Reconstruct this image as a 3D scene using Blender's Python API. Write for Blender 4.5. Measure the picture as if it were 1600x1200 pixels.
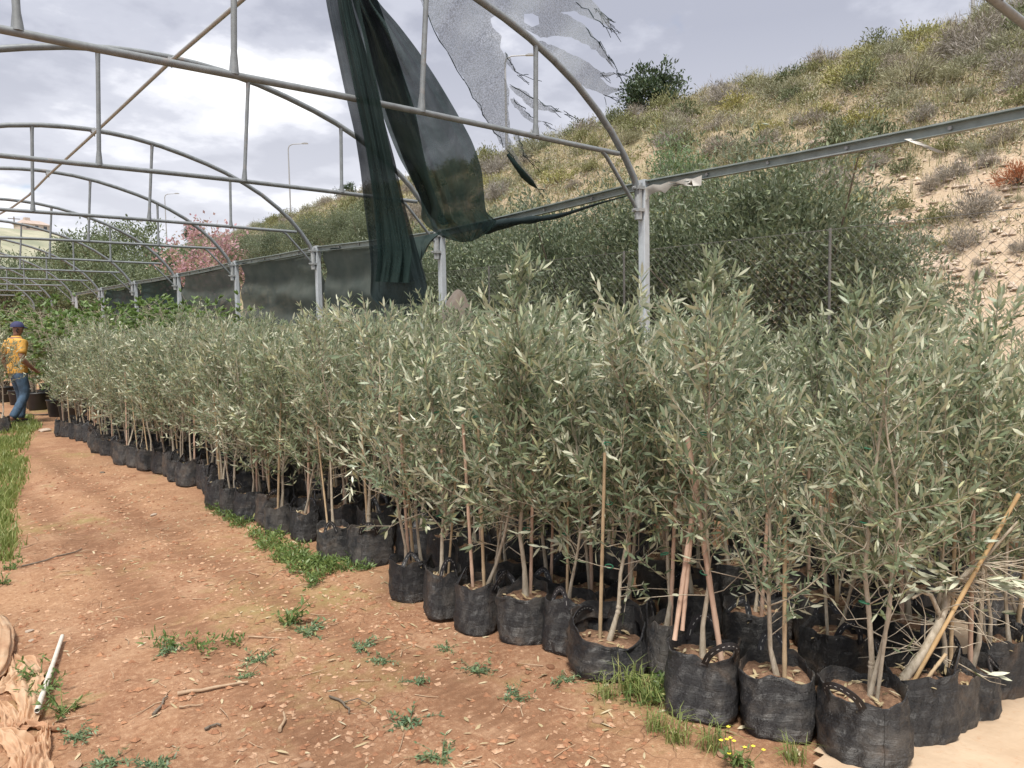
import bpy, math, random
import numpy as np
from mathutils import Vector, Matrix
from mathutils.geometry import delaunay_2d_cdt

for o in list(bpy.data.objects):
    bpy.data.objects.remove(o)
SC = bpy.context.scene
COL = SC.collection

# ------------------------------------------------------------------ camera
FPX = 1202.0
CAMH = 1.5
RC = np.array([[0.7538128625, 0.0624345285, -0.6541162713],
               [-0.6568359744, 0.0439652115, -0.7527506645],
               [-0.0182392725, 0.9970802324, 0.0741507863]])
CP = np.array([0.0, 0.0, CAMH])
cam = bpy.data.cameras.new('camera')
cam.sensor_width = 36.0
cam.lens = FPX / 1600 * 36.0
cam.clip_start = 0.05
cam.clip_end = 3000
camo = bpy.data.objects.new('camera', cam)
COL.objects.link(camo)
M4 = Matrix.Identity(4)
for i in range(3):
    for j in range(3):
        M4[i][j] = RC[i][j]
    M4[i][3] = CP[i]
camo.matrix_world = M4
SC.camera = camo

# ------------------------------------------------------------------ light
SUN_EL, SUN_AZ = math.radians(66), math.radians(228)     # azimuth clockwise from +Y
SKY_STRENGTH = 0.10
EXPOSURE = 0.74
SUN_STRENGTH = 3.3
w = bpy.data.worlds.new('World')
SC.world = w
w.use_nodes = True
wn, wl = w.node_tree.nodes, w.node_tree.links
wn.clear()
w_out = wn.new('ShaderNodeOutputWorld')
w_bg = wn.new('ShaderNodeBackground')
w_bg.inputs['Strength'].default_value = SKY_STRENGTH
sky = wn.new('ShaderNodeTexSky')
sky.sky_type = 'NISHITA'
sky.sun_disc = False
sky.sun_elevation = SUN_EL
sky.sun_rotation = SUN_AZ
tc = wn.new('ShaderNodeTexCoord')
sep = wn.new('ShaderNodeSeparateXYZ')
wl.new(tc.outputs['Generated'], sep.inputs[0])
zc = wn.new('ShaderNodeMath'); zc.operation = 'MAXIMUM'; zc.inputs[1].default_value = 0.0
wl.new(sep.outputs['Z'], zc.inputs[0])
za = wn.new('ShaderNodeMath'); za.operation = 'ADD'; za.inputs[1].default_value = 0.22
wl.new(zc.outputs[0], za.inputs[0])
dv = wn.new('ShaderNodeVectorMath'); dv.operation = 'DIVIDE'
cz = wn.new('ShaderNodeCombineXYZ')
for k in range(3):
    wl.new(za.outputs[0], cz.inputs[k])
wl.new(tc.outputs['Generated'], dv.inputs[0]); wl.new(cz.outputs[0], dv.inputs[1])
def wnoise(scale, det, rough, off):
    ad = wn.new('ShaderNodeVectorMath'); ad.operation = 'ADD'; ad.inputs[1].default_value = off
    wl.new(dv.outputs[0], ad.inputs[0])
    n = wn.new('ShaderNodeTexNoise')
    n.inputs['Scale'].default_value = scale
    n.inputs['Detail'].default_value = det
    n.inputs['Roughness'].default_value = rough
    wl.new(ad.outputs[0], n.inputs['Vector'])
    return n
def wramp(src, stops):
    r = wn.new('ShaderNodeValToRGB')
    r.color_ramp.interpolation = 'EASE'
    while len(r.color_ramp.elements) < len(stops):
        r.color_ramp.elements.new(0.5)
    for e, (p, c) in zip(r.color_ramp.elements, stops):
        e.position = p; e.color = tuple(c) + (1,)
    wl.new(src, r.inputs[0])
    return r
n1 = wnoise(1.05, 6, 0.52, (3.1, 0.4, 0.0))
n2 = wnoise(2.6, 7, 0.55, (7.7, 2.9, 0.0))
nm = wn.new('ShaderNodeMath'); nm.operation = 'MULTIPLY_ADD'; nm.inputs[1].default_value = 0.55
wl.new(n2.outputs[0], nm.inputs[0])
nh = wn.new('ShaderNodeMath'); nh.operation = 'MULTIPLY'; nh.inputs[1].default_value = 0.45
wl.new(n1.outputs[0], nh.inputs[0]); wl.new(nh.outputs[0], nm.inputs[2])
cl = wramp(nm.outputs[0], [(0.41, (3.0, 3.14, 3.75)), (0.475, (3.9, 4.04, 4.65)), (0.52, (5.4, 5.5, 6.0)), (0.57, (7.8, 7.8, 7.9))])
# brighter cloud deck towards the horizon, all the way round
hz = wn.new('ShaderNodeMapRange')
hz.inputs['From Min'].default_value = 0.0; hz.inputs['From Max'].default_value = 0.34
hz.inputs['To Min'].default_value = 1.0; hz.inputs['To Max'].default_value = 0.0
wl.new(zc.outputs[0], hz.inputs['Value'])
hp = wn.new('ShaderNodeMath'); hp.operation = 'MULTIPLY'; hp.inputs[1].default_value = 0.62
wl.new(hz.outputs[0], hp.inputs[0])
mh = wn.new('ShaderNodeMix'); mh.data_type = 'RGBA'
wl.new(hp.outputs[0], mh.inputs['Factor']); wl.new(cl.outputs[0], mh.inputs['A'])
mh.inputs['B'].default_value = (6.9, 6.95, 7.2, 1)
n3 = wnoise(1.5, 5, 0.6, (1.3, 8.2, 0.0))
gap = wramp(n3.outputs[0], [(0.58, (1, 1, 1)), (0.68, (0.3, 0.3, 0.3))])
mx = wn.new('ShaderNodeMix'); mx.data_type = 'RGBA'
wl.new(gap.outputs[0], mx.inputs['Factor'])
wl.new(sky.outputs[0], mx.inputs['A']); wl.new(mh.outputs['Result'], mx.inputs['B'])
wl.new(mx.outputs['Result'], w_bg.inputs['Color'])
wl.new(w_bg.outputs[0], w_out.inputs['Surface'])

sun = bpy.data.lights.new('sun', 'SUN')
sun.energy = SUN_STRENGTH
sun.angle = math.radians(14)
sun.color = (1.0, 0.94, 0.85)
suno = bpy.data.objects.new('sun', sun)
COL.objects.link(suno)
sdir = Vector((math.sin(SUN_AZ) * math.cos(SUN_EL), math.cos(SUN_AZ) * math.cos(SUN_EL), math.sin(SUN_EL)))
suno.rotation_euler = (-sdir).to_track_quat('-Z', 'Y').to_euler()
suno.location = (0, 0, 40)

vs = SC.view_settings
vs.view_transform = 'Standard'
vs.look = 'None'
vs.exposure = EXPOSURE
vs.gamma = 1.0
vs.use_curve_mapping = False
SC.cycles.max_bounces = 7
SC.cycles.transparent_max_bounces = 14
SC.cycles.use_denoising = True

# ------------------------------------------------------------------ helpers
def ray(px, py):
    return RC @ np.array([(px - 800) / FPX, -(py - 600) / FPX, -1.0])
def at_depth(px, py, d):
    return CP + ray(px, py) * d
def on_y(px, py, Y):
    r = ray(px, py); return CP + r * (Y / r[1])
def on_x(px, py, X):
    r = ray(px, py); return CP + r * (X / r[0])
def gnd(px, py, z=0.0):
    r = ray(px, py); return CP + r * ((z - CAMH) / r[2])

def unit(a):
    a = np.asarray(a, float)
    return a / np.maximum(np.linalg.norm(a, axis=-1, keepdims=True), 1e-9)

class MB:
    """collects shapes, then links them as ONE mesh"""
    def __init__(self):
        self.v = []; self.f = []; self.n = 0; self.smooth = []
    def add(self, verts, faces, mi=0, smooth=True):
        verts = np.asarray(verts, float).reshape(-1, 3)
        byk = {}
        if isinstance(faces, np.ndarray):
            byk[faces.shape[1]] = faces
        else:
            for f in faces:
                byk.setdefault(len(f), []).append(f)
        for k, fs in byk.items():
            self.f.append((np.asarray(fs, np.int64) + self.n, mi, smooth))
        self.v.append(verts); self.n += len(verts)
    def tube(self, pts, rad, sides=6, cap=True, mi=0, smooth=True):
        P = np.asarray(pts, float); m = len(P)
        R = np.full(m, rad, float) if np.isscalar(rad) else np.asarray(rad, float)
        T = np.gradient(P, axis=0); T = unit(T)
        ref = np.array([0, 0, 1.0]) if abs(T[0][2]) < 0.9 else np.array([1.0, 0, 0])
        A = unit(np.cross(T[0], ref))
        rings = []
        ang = np.arange(sides) * 2 * np.pi / sides
        for i in range(m):
            A = unit(A - T[i] * np.dot(A, T[i])); B = np.cross(T[i], A)
            rings.append(P[i] + R[i] * (np.cos(ang)[:, None] * A + np.sin(ang)[:, None] * B))
        V = np.concatenate(rings)
        F = []
        for i in range(m - 1):
            for k in range(sides):
                k2 = (k + 1) % sides
                F.append((i * sides + k, i * sides + k2, (i + 1) * sides + k2, (i + 1) * sides + k))
        self.add(V, F, mi, smooth)
        if cap:
            self.add(rings[0], [tuple(range(sides - 1, -1, -1))], mi, False)
            self.add(rings[-1], [tuple(range(sides))], mi, False)
    def box(self, c, s, rot=None, mi=0):
        c = np.asarray(c, float); h = np.asarray(s, float) / 2
        V = np.array([(x, y, z) for x in (-1, 1) for y in (-1, 1) for z in (-1, 1)], float) * h
        if rot is not None:
            V = V @ np.asarray(rot).T
        self.add(V + c, [(0, 1, 3, 2), (4, 6, 7, 5), (0, 4, 5, 1), (2, 3, 7, 6), (0, 2, 6, 4), (1, 5, 7, 3)], mi, False)
    def grid(self, P, mi=0, smooth=True, close=False):
        """P (rows, cols, 3)"""
        r, c = P.shape[:2]
        i, j = np.meshgrid(np.arange(r - 1), np.arange(c if close else c - 1), indexing='ij')
        j2 = (j + 1) % c
        F = np.stack([i * c + j, i * c + j2, (i + 1) * c + j2, (i + 1) * c + j], -1).reshape(-1, 4)
        self.add(P.reshape(-1, 3), F, mi, smooth)
    def leaves(self, pos, d, nrm, L, W, bend=0.12, mi=0):
        """lance-shaped leaves, four triangles each"""
        n = len(pos)
        d = unit(d); nrm = unit(nrm - d * np.sum(nrm * d, 1, keepdims=True)); s = np.cross(d, nrm)
        L = np.broadcast_to(L, n)[:, None]; W = np.broadcast_to(W, n)[:, None] * 0.5
        B = np.broadcast_to(bend, n)[:, None]
        def pt(t, wd, bd):
            return pos + d * L * t + s * W * wd - nrm * L * B * bd
        V = np.stack([pt(0, 0, 0), pt(.32, -1, .1), pt(.32, 1, .1), pt(.7, -.82, .5), pt(.7, .82, .5), pt(1, 0, 1)], 1)
        o = (np.arange(n) * 6)[:, None]
        base = self.n
        self.v.append(V.reshape(-1, 3)); self.n += n * 6
        tri = np.concatenate([o + np.array([[0, 2, 1]]), o + np.array([[3, 4, 5]])])
        self.f.append((tri + base, mi, False))
        self.f.append((o + np.array([[1, 2, 4, 3]]) + base, mi, False))
    def cards(self, pos, d, nrm, L, W, mi=0):
        """small pointed leaves, two triangles each"""
        n = len(pos)
        d = unit(d); nrm = unit(nrm - d * np.sum(nrm * d, 1, keepdims=True)); s = np.cross(d, nrm)
        L = np.broadcast_to(L, n)[:, None]; W = np.broadcast_to(W, n)[:, None] * 0.5
        V = np.stack([pos, pos + d * L * .45 + s * W, pos + d * L - nrm * L * .15, pos + d * L * .45 - s * W], 1)
        base = self.n
        self.v.append(V.reshape(-1, 3)); self.n += n * 4
        self.f.append(((np.arange(n) * 4)[:, None] + np.array([[0, 1, 2, 3]]) + base, mi, False))
    def mesh(self, name, mats):
        me = bpy.data.meshes.new(name)
        V = np.concatenate(self.v) if self.v else np.zeros((0, 3))
        me.vertices.add(len(V)); me.vertices.foreach_set('co', V.astype(np.float32).ravel())
        tot = sum(len(f) for f, _, _ in self.f); nl = sum(f.size for f, _, _ in self.f)
        me.loops.add(nl); me.polygons.add(tot)
        me.loops.foreach_set('vertex_index', np.concatenate([f.ravel() for f, _, _ in self.f]).astype(np.int32))
        ln = np.concatenate([np.full(len(f), f.shape[1]) for f, _, _ in self.f])
        st = np.concatenate([[0], np.cumsum(ln)[:-1]])
        me.polygons.foreach_set('loop_start', st.astype(np.int32))
        me.polygons.foreach_set('loop_total', ln.astype(np.int32))
        me.polygons.foreach_set('material_index', np.concatenate([np.full(len(f), m) for f, m, _ in self.f]).astype(np.int32))
        me.polygons.foreach_set('use_smooth', np.concatenate([np.full(len(f), bool(s)) for f, _, s in self.f]))
        for m in (mats if isinstance(mats, (list, tuple)) else [mats]):
            me.materials.append(m)
        me.update(calc_edges=True)
        me.validate()
        return me
    def build(self, name, mats, parent=None, **kw):
        return obj(name, self.mesh(name, mats), parent, **kw)

def obj(name, me, parent=None, loc=None, kind=None, label=None, cat=None, group=None):
    o = bpy.data.objects.new(name, me); COL.objects.link(o)
    if parent is not None:
        o.parent = parent
    if loc is not None:
        o.location = loc
    return tag(o, label, cat, group, kind)
def tag(o, label=None, cat=None, group=None, kind=None):
    if label: o['label'] = label
    if cat: o['category'] = cat
    if group: o['group'] = group
    if kind: o['kind'] = kind
    return o
def thing(name, label, cat, loc=(0, 0, 0), rz=0.0, group=None, tilt=(0, 0)):
    o = bpy.data.objects.new(name, None); COL.objects.link(o)
    o.empty_display_size = 0.1
    o.location = tuple(float(x) for x in loc); o.rotation_euler = (tilt[0], tilt[1], rz)
    return tag(o, label, cat, group)

def hash2(ix, iy, seed):
    h = (ix.astype(np.int64) * 374761393 + iy.astype(np.int64) * 668265263 + seed * 982451653) & 0x7fffffff
    h = ((h ^ (h >> 13)) * 1274126177) & 0x7fffffff
    return ((h ^ (h >> 16)) & 0xffff) / 65535.0
def vnoise(x, y, seed=0):
    x = np.asarray(x, float); y = np.asarray(y, float)
    ix, iy = np.floor(x), np.floor(y); fx, fy = x - ix, y - iy
    fx = fx * fx * (3 - 2 * fx); fy = fy * fy * (3 - 2 * fy)
    a = hash2(ix, iy, seed); b = hash2(ix + 1, iy, seed); c = hash2(ix, iy + 1, seed); d = hash2(ix + 1, iy + 1, seed)
    return (a * (1 - fx) + b * fx) * (1 - fy) + (c * (1 - fx) + d * fx) * fy - 0.5
def fbm(x, y, seed=0, octv=4):
    s = 0; a = 1.0
    for k in range(octv):
        s = s + a * vnoise(np.asarray(x) * 2 ** k, np.asarray(y) * 2 ** k, seed + k * 17); a *= 0.5
    return s

# ------------------------------------------------------------------ materials
class Mat:
    def __init__(self, name):
        self.m = bpy.data.materials.new(name); self.m.use_nodes = True
        self.nt = self.m.node_tree; self.n = self.nt.nodes; self.l = self.nt.links
        self.n.clear()
        self.out = self.n.new('ShaderNodeOutputMaterial')
        self.p = self.n.new('ShaderNodeBsdfPrincipled')
        self.l.new(self.p.outputs[0], self.out.inputs['Surface'])
        self.co = None
    def set(self, **kw):
        for k, v in kw.items():
            self.p.inputs[k.replace('_', ' ')].default_value = v
        return self
    def coord(self, kind='Object'):
        t = self.n.new('ShaderNodeTexCoord'); return t.outputs[kind]
    def pos(self):
        g = self.n.new('ShaderNodeNewGeometry'); return g.outputs['Position']
    def mapping(self, src, scale):
        m = self.n.new('ShaderNodeMapping'); m.inputs['Scale'].default_value = scale
        self.l.new(src, m.inputs['Vector']); return m.outputs[0]
    def noise(self, src, scale, det=4, rough=0.55, dist=0.0):
        n = self.n.new('ShaderNodeTexNoise')
        n.inputs['Scale'].default_value = scale; n.inputs['Detail'].default_value = det
        n.inputs['Roughness'].default_value = rough; n.inputs['Distortion'].default_value = dist
        if src is not None: self.l.new(src, n.inputs['Vector'])
        return n.outputs[0]
    def voro(self, src, scale, feature='F1', out='Distance', rnd=1.0):
        n = self.n.new('ShaderNodeTexVoronoi'); n.feature = feature
        n.inputs['Scale'].default_value = scale; n.inputs['Randomness'].default_value = rnd
        self.l.new(src, n.inputs['Vector']); return n.outputs[out]
    def ramp(self, src, stops, interp='LINEAR'):
        r = self.n.new('ShaderNodeValToRGB'); r.color_ramp.interpolation = interp
        while len(r.color_ramp.elements) < len(stops):
            r.color_ramp.elements.new(0.5)
        for e, (p, c) in zip(r.color_ramp.elements, stops):
            e.position = p
            e.color = (c, c, c, 1) if np.isscalar(c) else tuple(c) + (1,)
        self.l.new(src, r.inputs[0]); return r.outputs[0]
    def mix(self, fac, a, b, blend='MIX'):
        x = self.n.new('ShaderNodeMix'); x.data_type = 'RGBA'; x.blend_type = blend
        for s, v in (('Factor', fac), ('A', a), ('B', b)):
            if hasattr(v, 'links'): self.l.new(v, x.inputs[s])
            elif s == 'Factor': x.inputs[s].default_value = v
            else: x.inputs[s].default_value = tuple(v) + (1,)
        return x.outputs['Result']
    def math(self, op, a, b=0.0):
        x = self.n.new('ShaderNodeMath'); x.operation = op
        for i, v in enumerate((a, b)):
            if hasattr(v, 'links'): self.l.new(v, x.inputs[i])
            else: x.inputs[i].default_value = v
        return x.outputs[0]
    def color(self, c):
        if hasattr(c, 'links'): self.l.new(c, self.p.inputs['Base Color'])
        else: self.p.inputs['Base Color'].default_value = tuple(c) + (1,)
        self.col = c
        return self
    def bump(self, h, strength=0.3, dist=0.02):
        b = self.n.new('ShaderNodeBump'); b.inputs['Strength'].default_value = strength
        b.inputs['Distance'].default_value = dist
        self.l.new(h, b.inputs['Height']); self.l.new(b.outputs[0], self.p.inputs['Normal']); return self
    def island(self):
        g = self.n.new('ShaderNodeNewGeometry'); return g.outputs['Random Per Island']
    def objrnd(self):
        g = self.n.new('ShaderNodeObjectInfo'); return g.outputs['Random']
    def back(self):
        g = self.n.new('ShaderNodeNewGeometry'); return g.outputs['Backfacing']
    def translucent(self, fac, c):
        t = self.n.new('ShaderNodeBsdfTranslucent')
        if hasattr(c, 'links'): self.l.new(c, t.inputs[0])
        else: t.inputs[0].default_value = tuple(c) + (1,)
        m = self.n.new('ShaderNodeMixShader'); m.inputs[0].default_value = fac
        self.l.new(self.p.outputs[0], m.inputs[1]); self.l.new(t.outputs[0], m.inputs[2])
        self.l.new(m.outputs[0], self.out.inputs['Surface']); self.sh = m.outputs[0]; return self
    def see_through(self, fac):
        """open weave: fac = share of holes"""
        cur = self.out.inputs['Surface'].links[0].from_socket
        t = self.n.new('ShaderNodeBsdfTransparent'); m = self.n.new('ShaderNodeMixShader')
        if hasattr(fac, 'links'): self.l.new(fac, m.inputs[0])
        else: m.inputs[0].default_value = fac
        self.l.new(cur, m.inputs[1]); self.l.new(t.outputs[0], m.inputs[2])
        self.l.new(m.outputs[0], self.out.inputs['Surface']); return self

def leaf_mat(name, front, back, var=0.35, warm=(.28, .26, .08), trans=0.25, rough=0.45, warm_from=.86):
    m = Mat(name); r = m.island(); ob = m.objrnd()
    fr = m.mix(m.ramp(r, [(0, 0.0), (1, 1.0)]), [c * (1 - var) for c in front], [c * (1 + var) for c in front])
    c = m.mix(m.back(), fr, back)
    c = m.mix(m.ramp(r, [(warm_from, 0.0), (1, 0.85)]), c, warm)
    c = m.mix(m.math('MULTIPLY', ob, 0.3), c, [x * y for x, y in zip(front, (1.35, 1.15, .9))])
    m.color(c).set(Roughness=rough, Specular_IOR_Level=0.4)
    m.translucent(trans, m.mix(0.5, c, [front[0] * 1.6, front[1] * 1.9, front[2] * .9]))
    return m.m
def plain(name, c, rough=0.7, metal=0.0, nscale=None, namp=0.3, bump=0.0, bscale=None):
    m = Mat(name); src = m.coord()
    if nscale:
        k = m.noise(src, nscale, 5, .6)
        m.color(m.mix(m.ramp(k, [(.3, 0.0), (.7, 1.0)]), [x * (1 - namp) for x in c], [x * (1 + namp) for x in c]))
    else:
        m.color(c)
    m.set(Roughness=rough, Metallic=metal)
    if bump:
        m.bump(m.noise(src, bscale or nscale or 20, 5, .6), bump, .01)
    return m.m

MT = {}
MT['olive_leaf'] = leaf_mat('olive leaf', (.145, .185, .118), (.62, .635, .50), var=.5, warm=(.62, .60, .36), trans=.22, rough=.38, warm_from=.86)
MT['bush_leaf'] = leaf_mat('dark olive leaf', (.085, .115, .07), (.25, .28, .205), warm=(.32, .36, .19), trans=.2)
MT['ridge_leaf'] = leaf_mat('ridge tree leaf', (.045, .075, .042), (.08, .11, .065), warm=(.1, .15, .06), trans=.12)
MT['green_leaf'] = leaf_mat('bright green leaf', (.11, .175, .06), (.17, .235, .10), warm=(.28, .32, .1), trans=.3)
MT['tree_leaf'] = leaf_mat('far tree leaf', (.13, .165, .10), (.17, .21, .135), warm=(.2, .24, .13), trans=.2)
MT['pink'] = leaf_mat('pink blossom', (.40, .24, .31), (.46, .31, .37), warm=(.24, .26, .14), trans=.3, warm_from=.6)
MT['weed'] = leaf_mat('weed leaf', (.12, .18, .06), (.15, .24, .09), warm=(.32, .30, .10), trans=.25)
MT['weed_grey'] = leaf_mat('grey weed leaf', (.13, .20, .11), (.20, .26, .17), trans=.2)
MT['grass'] = leaf_mat('grass blade', (.17, .225, .07), (.20, .25, .09), warm=(.42, .37, .18), trans=.3, warm_from=.7)
MT['straw'] = leaf_mat('dry grass', (.37, .32, .21), (.37, .325, .22), warm=(.46, .405, .28), trans=.25, warm_from=.6)
MT['hill_grass'] = leaf_mat('hill grass', (.205, .21, .125), (.23, .235, .14), warm=(.40, .345, .2), trans=.25, warm_from=.5)
for nm, c in dict(scrub_grey=(.25, .232, .212), scrub_green=(.19, .20, .10), scrub_dark=(.125, .15, .085), scrub_yellow=(.29, .285, .12),
                  scrub_sage=(.245, .25, .175), scrub_rust=(.30, .12, .06)).items():
    MT[nm] = leaf_mat(nm.replace('_', ' '), c, tuple(x * 1.1 for x in c), warm=tuple(x * 1.5 for x in c), trans=.1, rough=.7)

def bark_mat(name, a, b, scale=60):
    m = Mat(name); s = m.mapping(m.coord(), (1, 1, .35))
    k = m.noise(s, scale, 6, .65)
    ob = m.objrnd()
    c = m.mix(m.ramp(k, [(.32, 0.0), (.68, 1.0)]), a, b)
    c = m.mix(m.math('MULTIPLY', ob, .35), c, [x * .6 for x in a])
    m.color(c).set(Roughness=.8).bump(k, .5, .004); return m.m
MT['bark'] = bark_mat('olive bark', (.30, .25, .18), (.54, .48, .39))
MT['bark_dark'] = bark_mat('dark bark', (.10, .08, .06), (.22, .18, .14), 25)
MT['cloth_dark'] = plain('soiled cloth', (.34, .19, .11), .8, nscale=20, namp=.3)
MT['bamboo'] = bark_mat('cane', (.42, .31, .19), (.58, .44, .28), 35)
MT['stake'] = bark_mat('pinkish wooden stake', (.44, .29, .21), (.58, .42, .32), 35)
MT['bamboo_gold'] = bark_mat('golden cane', (.40, .26, .12), (.53, .37, .20), 30)
MT['stick'] = bark_mat('dry stick', (.33, .22, .14), (.50, .37, .25), 40)
MT['tie'] = plain('green tie tape', (.03, .16, .09), .5)

def bag_mat():
    m = Mat('black woven bag'); src = m.coord(); ob = m.objrnd()
    gi = m.n.new('ShaderNodeObjectInfo'); add = m.n.new('ShaderNodeVectorMath'); add.operation = 'ADD'
    m.l.new(src, add.inputs[0]); m.l.new(gi.outputs['Location'], add.inputs[1]); s = add.outputs[0]
    d = m.noise(s, 9, 6, .62, .4)
    streak = m.noise(m.mapping(s, (6, 6, 46)), 1.6, 5, .6, .5)
    base = m.mix(streak, (.009, .0098, .012), (.036, .037, .043))
    dust = m.ramp(m.math('MULTIPLY', d, m.math('ADD', m.math('MULTIPLY', ob, .35), .85)), [(.48, 0.0), (.76, .75)])
    mud = m.ramp(m.noise(s, 4.5, 5, .65, .6), [(.55, 0.0), (.7, .55)])
    c = m.mix(dust, base, (.15, .135, .12)); c = m.mix(mud, c, (.20, .135, .09))
    m.color(c).set(Roughness=.43, Specular_IOR_Level=.6)
    wv = m.n.new('ShaderNodeTexWave'); wv.inputs['Scale'].default_value = 120; wv.bands_direction = 'Z'
    m.l.new(src, wv.inputs[0])
    h = m.math('ADD', m.math('MULTIPLY', streak, 1.0), m.math('MULTIPLY', wv.outputs['Fac'], .12))
    h = m.math('ADD', h, m.math('MULTIPLY', m.noise(s, 24, 4, .6, 1.2), .8)); m.bump(h, 1.0, .024); return m.m
MT['bag'] = bag_mat()
MT['strap'] = plain('black strap', (.016, .016, .019), .55, nscale=60, namp=.4, bump=.3)
MT['stitch'] = plain('white stitching', (.36, .36, .35), .7)
m = Mat('potting soil'); s_ = m.coord(); k = m.noise(s_, 45, 6, .7)
m.color(m.ramp(k, [(.3, (.10, .055, .035)), (.55, (.24, .14, .085)), (.75, (.40, .28, .19))])).set(Roughness=.95).bump(k, 1, .012)
MT['soil'] = m.m
MT['galv'] = plain('galvanised steel', (.34, .36, .37), .42, .15, nscale=18, namp=.14, bump=.08)
m = Mat('weathered pipe'); s_ = m.coord(); k = m.noise(s_, 14, 5, .6); k2 = m.noise(s_, 5.5, 6, .68)
c = m.mix(m.ramp(k, [(.3, 0.0), (.7, 1.0)]), (.14, .155, .165), (.215, .24, .255))
c = m.mix(m.ramp(k2, [(.58, 0.0), (.70, .5)]), c, (.24, .15, .10))
m.color(c).set(Roughness=.48, Metallic=.1).bump(k, .15, .01); MT['galv_old'] = m.m
MT['galv_post'] = plain('galvanised post', (.45, .49, .53), .4, .12, nscale=10, namp=.12, bump=.05)
MT['gutter'] = plain('gutter steel', (.25, .295, .29), .45, .15, nscale=8, namp=.2)
MT['wire'] = plain('fence wire', (.17, .165, .155), .6, .3)
MT['lamp'] = plain('lamp steel', (.33, .34, .35), .5, .3)

# ground: red-brown trodden earth
m = Mat('red earth'); P = m.pos()
big = m.noise(P, .55, 5, .6); med = m.noise(P, 3.2, 6, .65, .3); fine = m.noise(P, 42, 6, .7); grit = m.noise(P, 170, 3, .6)
c = m.ramp(med, [(.28, (.175, .085, .048)), (.5, (.275, .148, .086)), (.72, (.375, .235, .148))])
c = m.mix(m.ramp(big, [(.42, 0.0), (.66, .75)]), c, (.37, .22, .125))
c = m.mix(m.ramp(fine, [(.5, 0.0), (.72, .6)]), c, (.54, .36, .23))
c = m.mix(m.ramp(fine, [(.26, .75), (.44, 0.0)]), c, (.15, .07, .04))
c = m.mix(m.ramp(grit, [(.62, 0.0), (.75, .6)]), c, (.60, .44, .31))
wp = m.n.new('ShaderNodeVectorMath'); wp.operation = 'ADD'
m.l.new(P, wp.inputs[0]); nw = m.n.new('ShaderNodeTexNoise'); nw.inputs['Scale'].default_value = 9
m.l.new(P, nw.inputs['Vector'])
sc_ = m.n.new('ShaderNodeVectorMath'); sc_.operation = 'SCALE'; sc_.inputs['Scale'].default_value = .09
m.l.new(nw.outputs['Color'], sc_.inputs[0]); m.l.new(sc_.outputs[0], wp.inputs[1])
crk = m.voro(wp.outputs[0], 9, 'DISTANCE_TO_EDGE')
ck = m.math('MULTIPLY', m.ramp(crk, [(0.0, 1.0), (.022, 0.0)]), m.ramp(m.noise(P, .9, 3), [(.47, 0.0), (.62, .5)]))
c = m.mix(ck, c, (.13, .065, .04))
gr = m.ramp(m.math('ADD', m.noise(P, .8, 4), m.math('MULTIPLY', m.noise(P, 9, 5), .35)), [(.72, 0.0), (.86, .55)])
c = m.mix(gr, c, (.22, .20, .07))
sx = m.n.new('ShaderNodeSeparateXYZ'); m.l.new(P, sx.inputs[0])
tread = m.noise(m.mapping(P, (5, 16, 1)), 1.6, 4, .6)
tr = None
for xc in (1.22, 1.80):
    dx = m.math('ABSOLUTE', m.math('SUBTRACT', m.math('ADD', sx.outputs[0], m.math('MULTIPLY', m.noise(P, .6, 2), .3)), xc + .15))
    b_ = m.ramp(dx, [(.05, 1.0), (.17, 0.0)]); tr = b_ if tr is None else m.math('MAXIMUM', tr, b_)
c = m.mix(m.math('MULTIPLY', tr, m.ramp(tread, [(.36, 0.0), (.56, .85)])), c, (.20, .105, .06))
m.color(c).set(Roughness=.95, Specular_IOR_Level=.2)
hh = m.math('ADD', m.math('MULTIPLY', fine, .7), m.math('SUBTRACT', m.math('MULTIPLY', grit, .35), m.math('MULTIPLY', ck, .5)))
m.bump(hh, .9, .014); MT['earth'] = m.m

m = Mat('hill earth'); P = m.pos()
a = m.noise(P, .35, 5, .6); b = m.noise(P, 2.2, 6, .65); d = m.noise(P, 13, 5, .7)
c = m.ramp(b, [(.3, (.27, .205, .135)), (.55, (.365, .29, .2)), (.75, (.47, .39, .29))])
c = m.mix(m.ramp(a, [(.42, 0.0), (.6, .8)]), c, (.245, .22, .13))
sx = m.n.new('ShaderNodeSeparateXYZ'); m.l.new(P, sx.inputs[0])
bare = m.math('MULTIPLY', m.ramp(m.math('ADD', m.math('DIVIDE', sx.outputs[1], 20.0), m.math('MULTIPLY', m.math('SUBTRACT', b, .5), .3)), [(.34, 1.0), (.5, 0.0)]), m.ramp(m.math('DIVIDE', sx.outputs[0], 40.0), [(.44, 1.0), (.6, 0.0)]))
c = m.mix(m.math('MULTIPLY', bare, .75), c, (.49, .38, .28))
c = m.mix(m.ramp(d, [(.52, 0.0), (.7, .6)]), c, (.62, .52, .42))
c = m.mix(m.ramp(d, [(.3, .6), (.44, 0.0)]), c, (.26, .17, .09))
m.color(c).set(Roughness=.95, Specular_IOR_Level=.15).bump(m.math('ADD', b, m.math('MULTIPLY', d, .5)), .8, .12)
MT['hill'] = m.m
m = Mat('far hill'); P = m.pos()
c = m.ramp(m.noise(P, .12, 6, .65), [(.35, (.20, .215, .15)), (.5, (.28, .28, .2)), (.62, (.36, .345, .26))])
m.color(c).set(Roughness=.95); MT['far_hill'] = m.m

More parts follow.
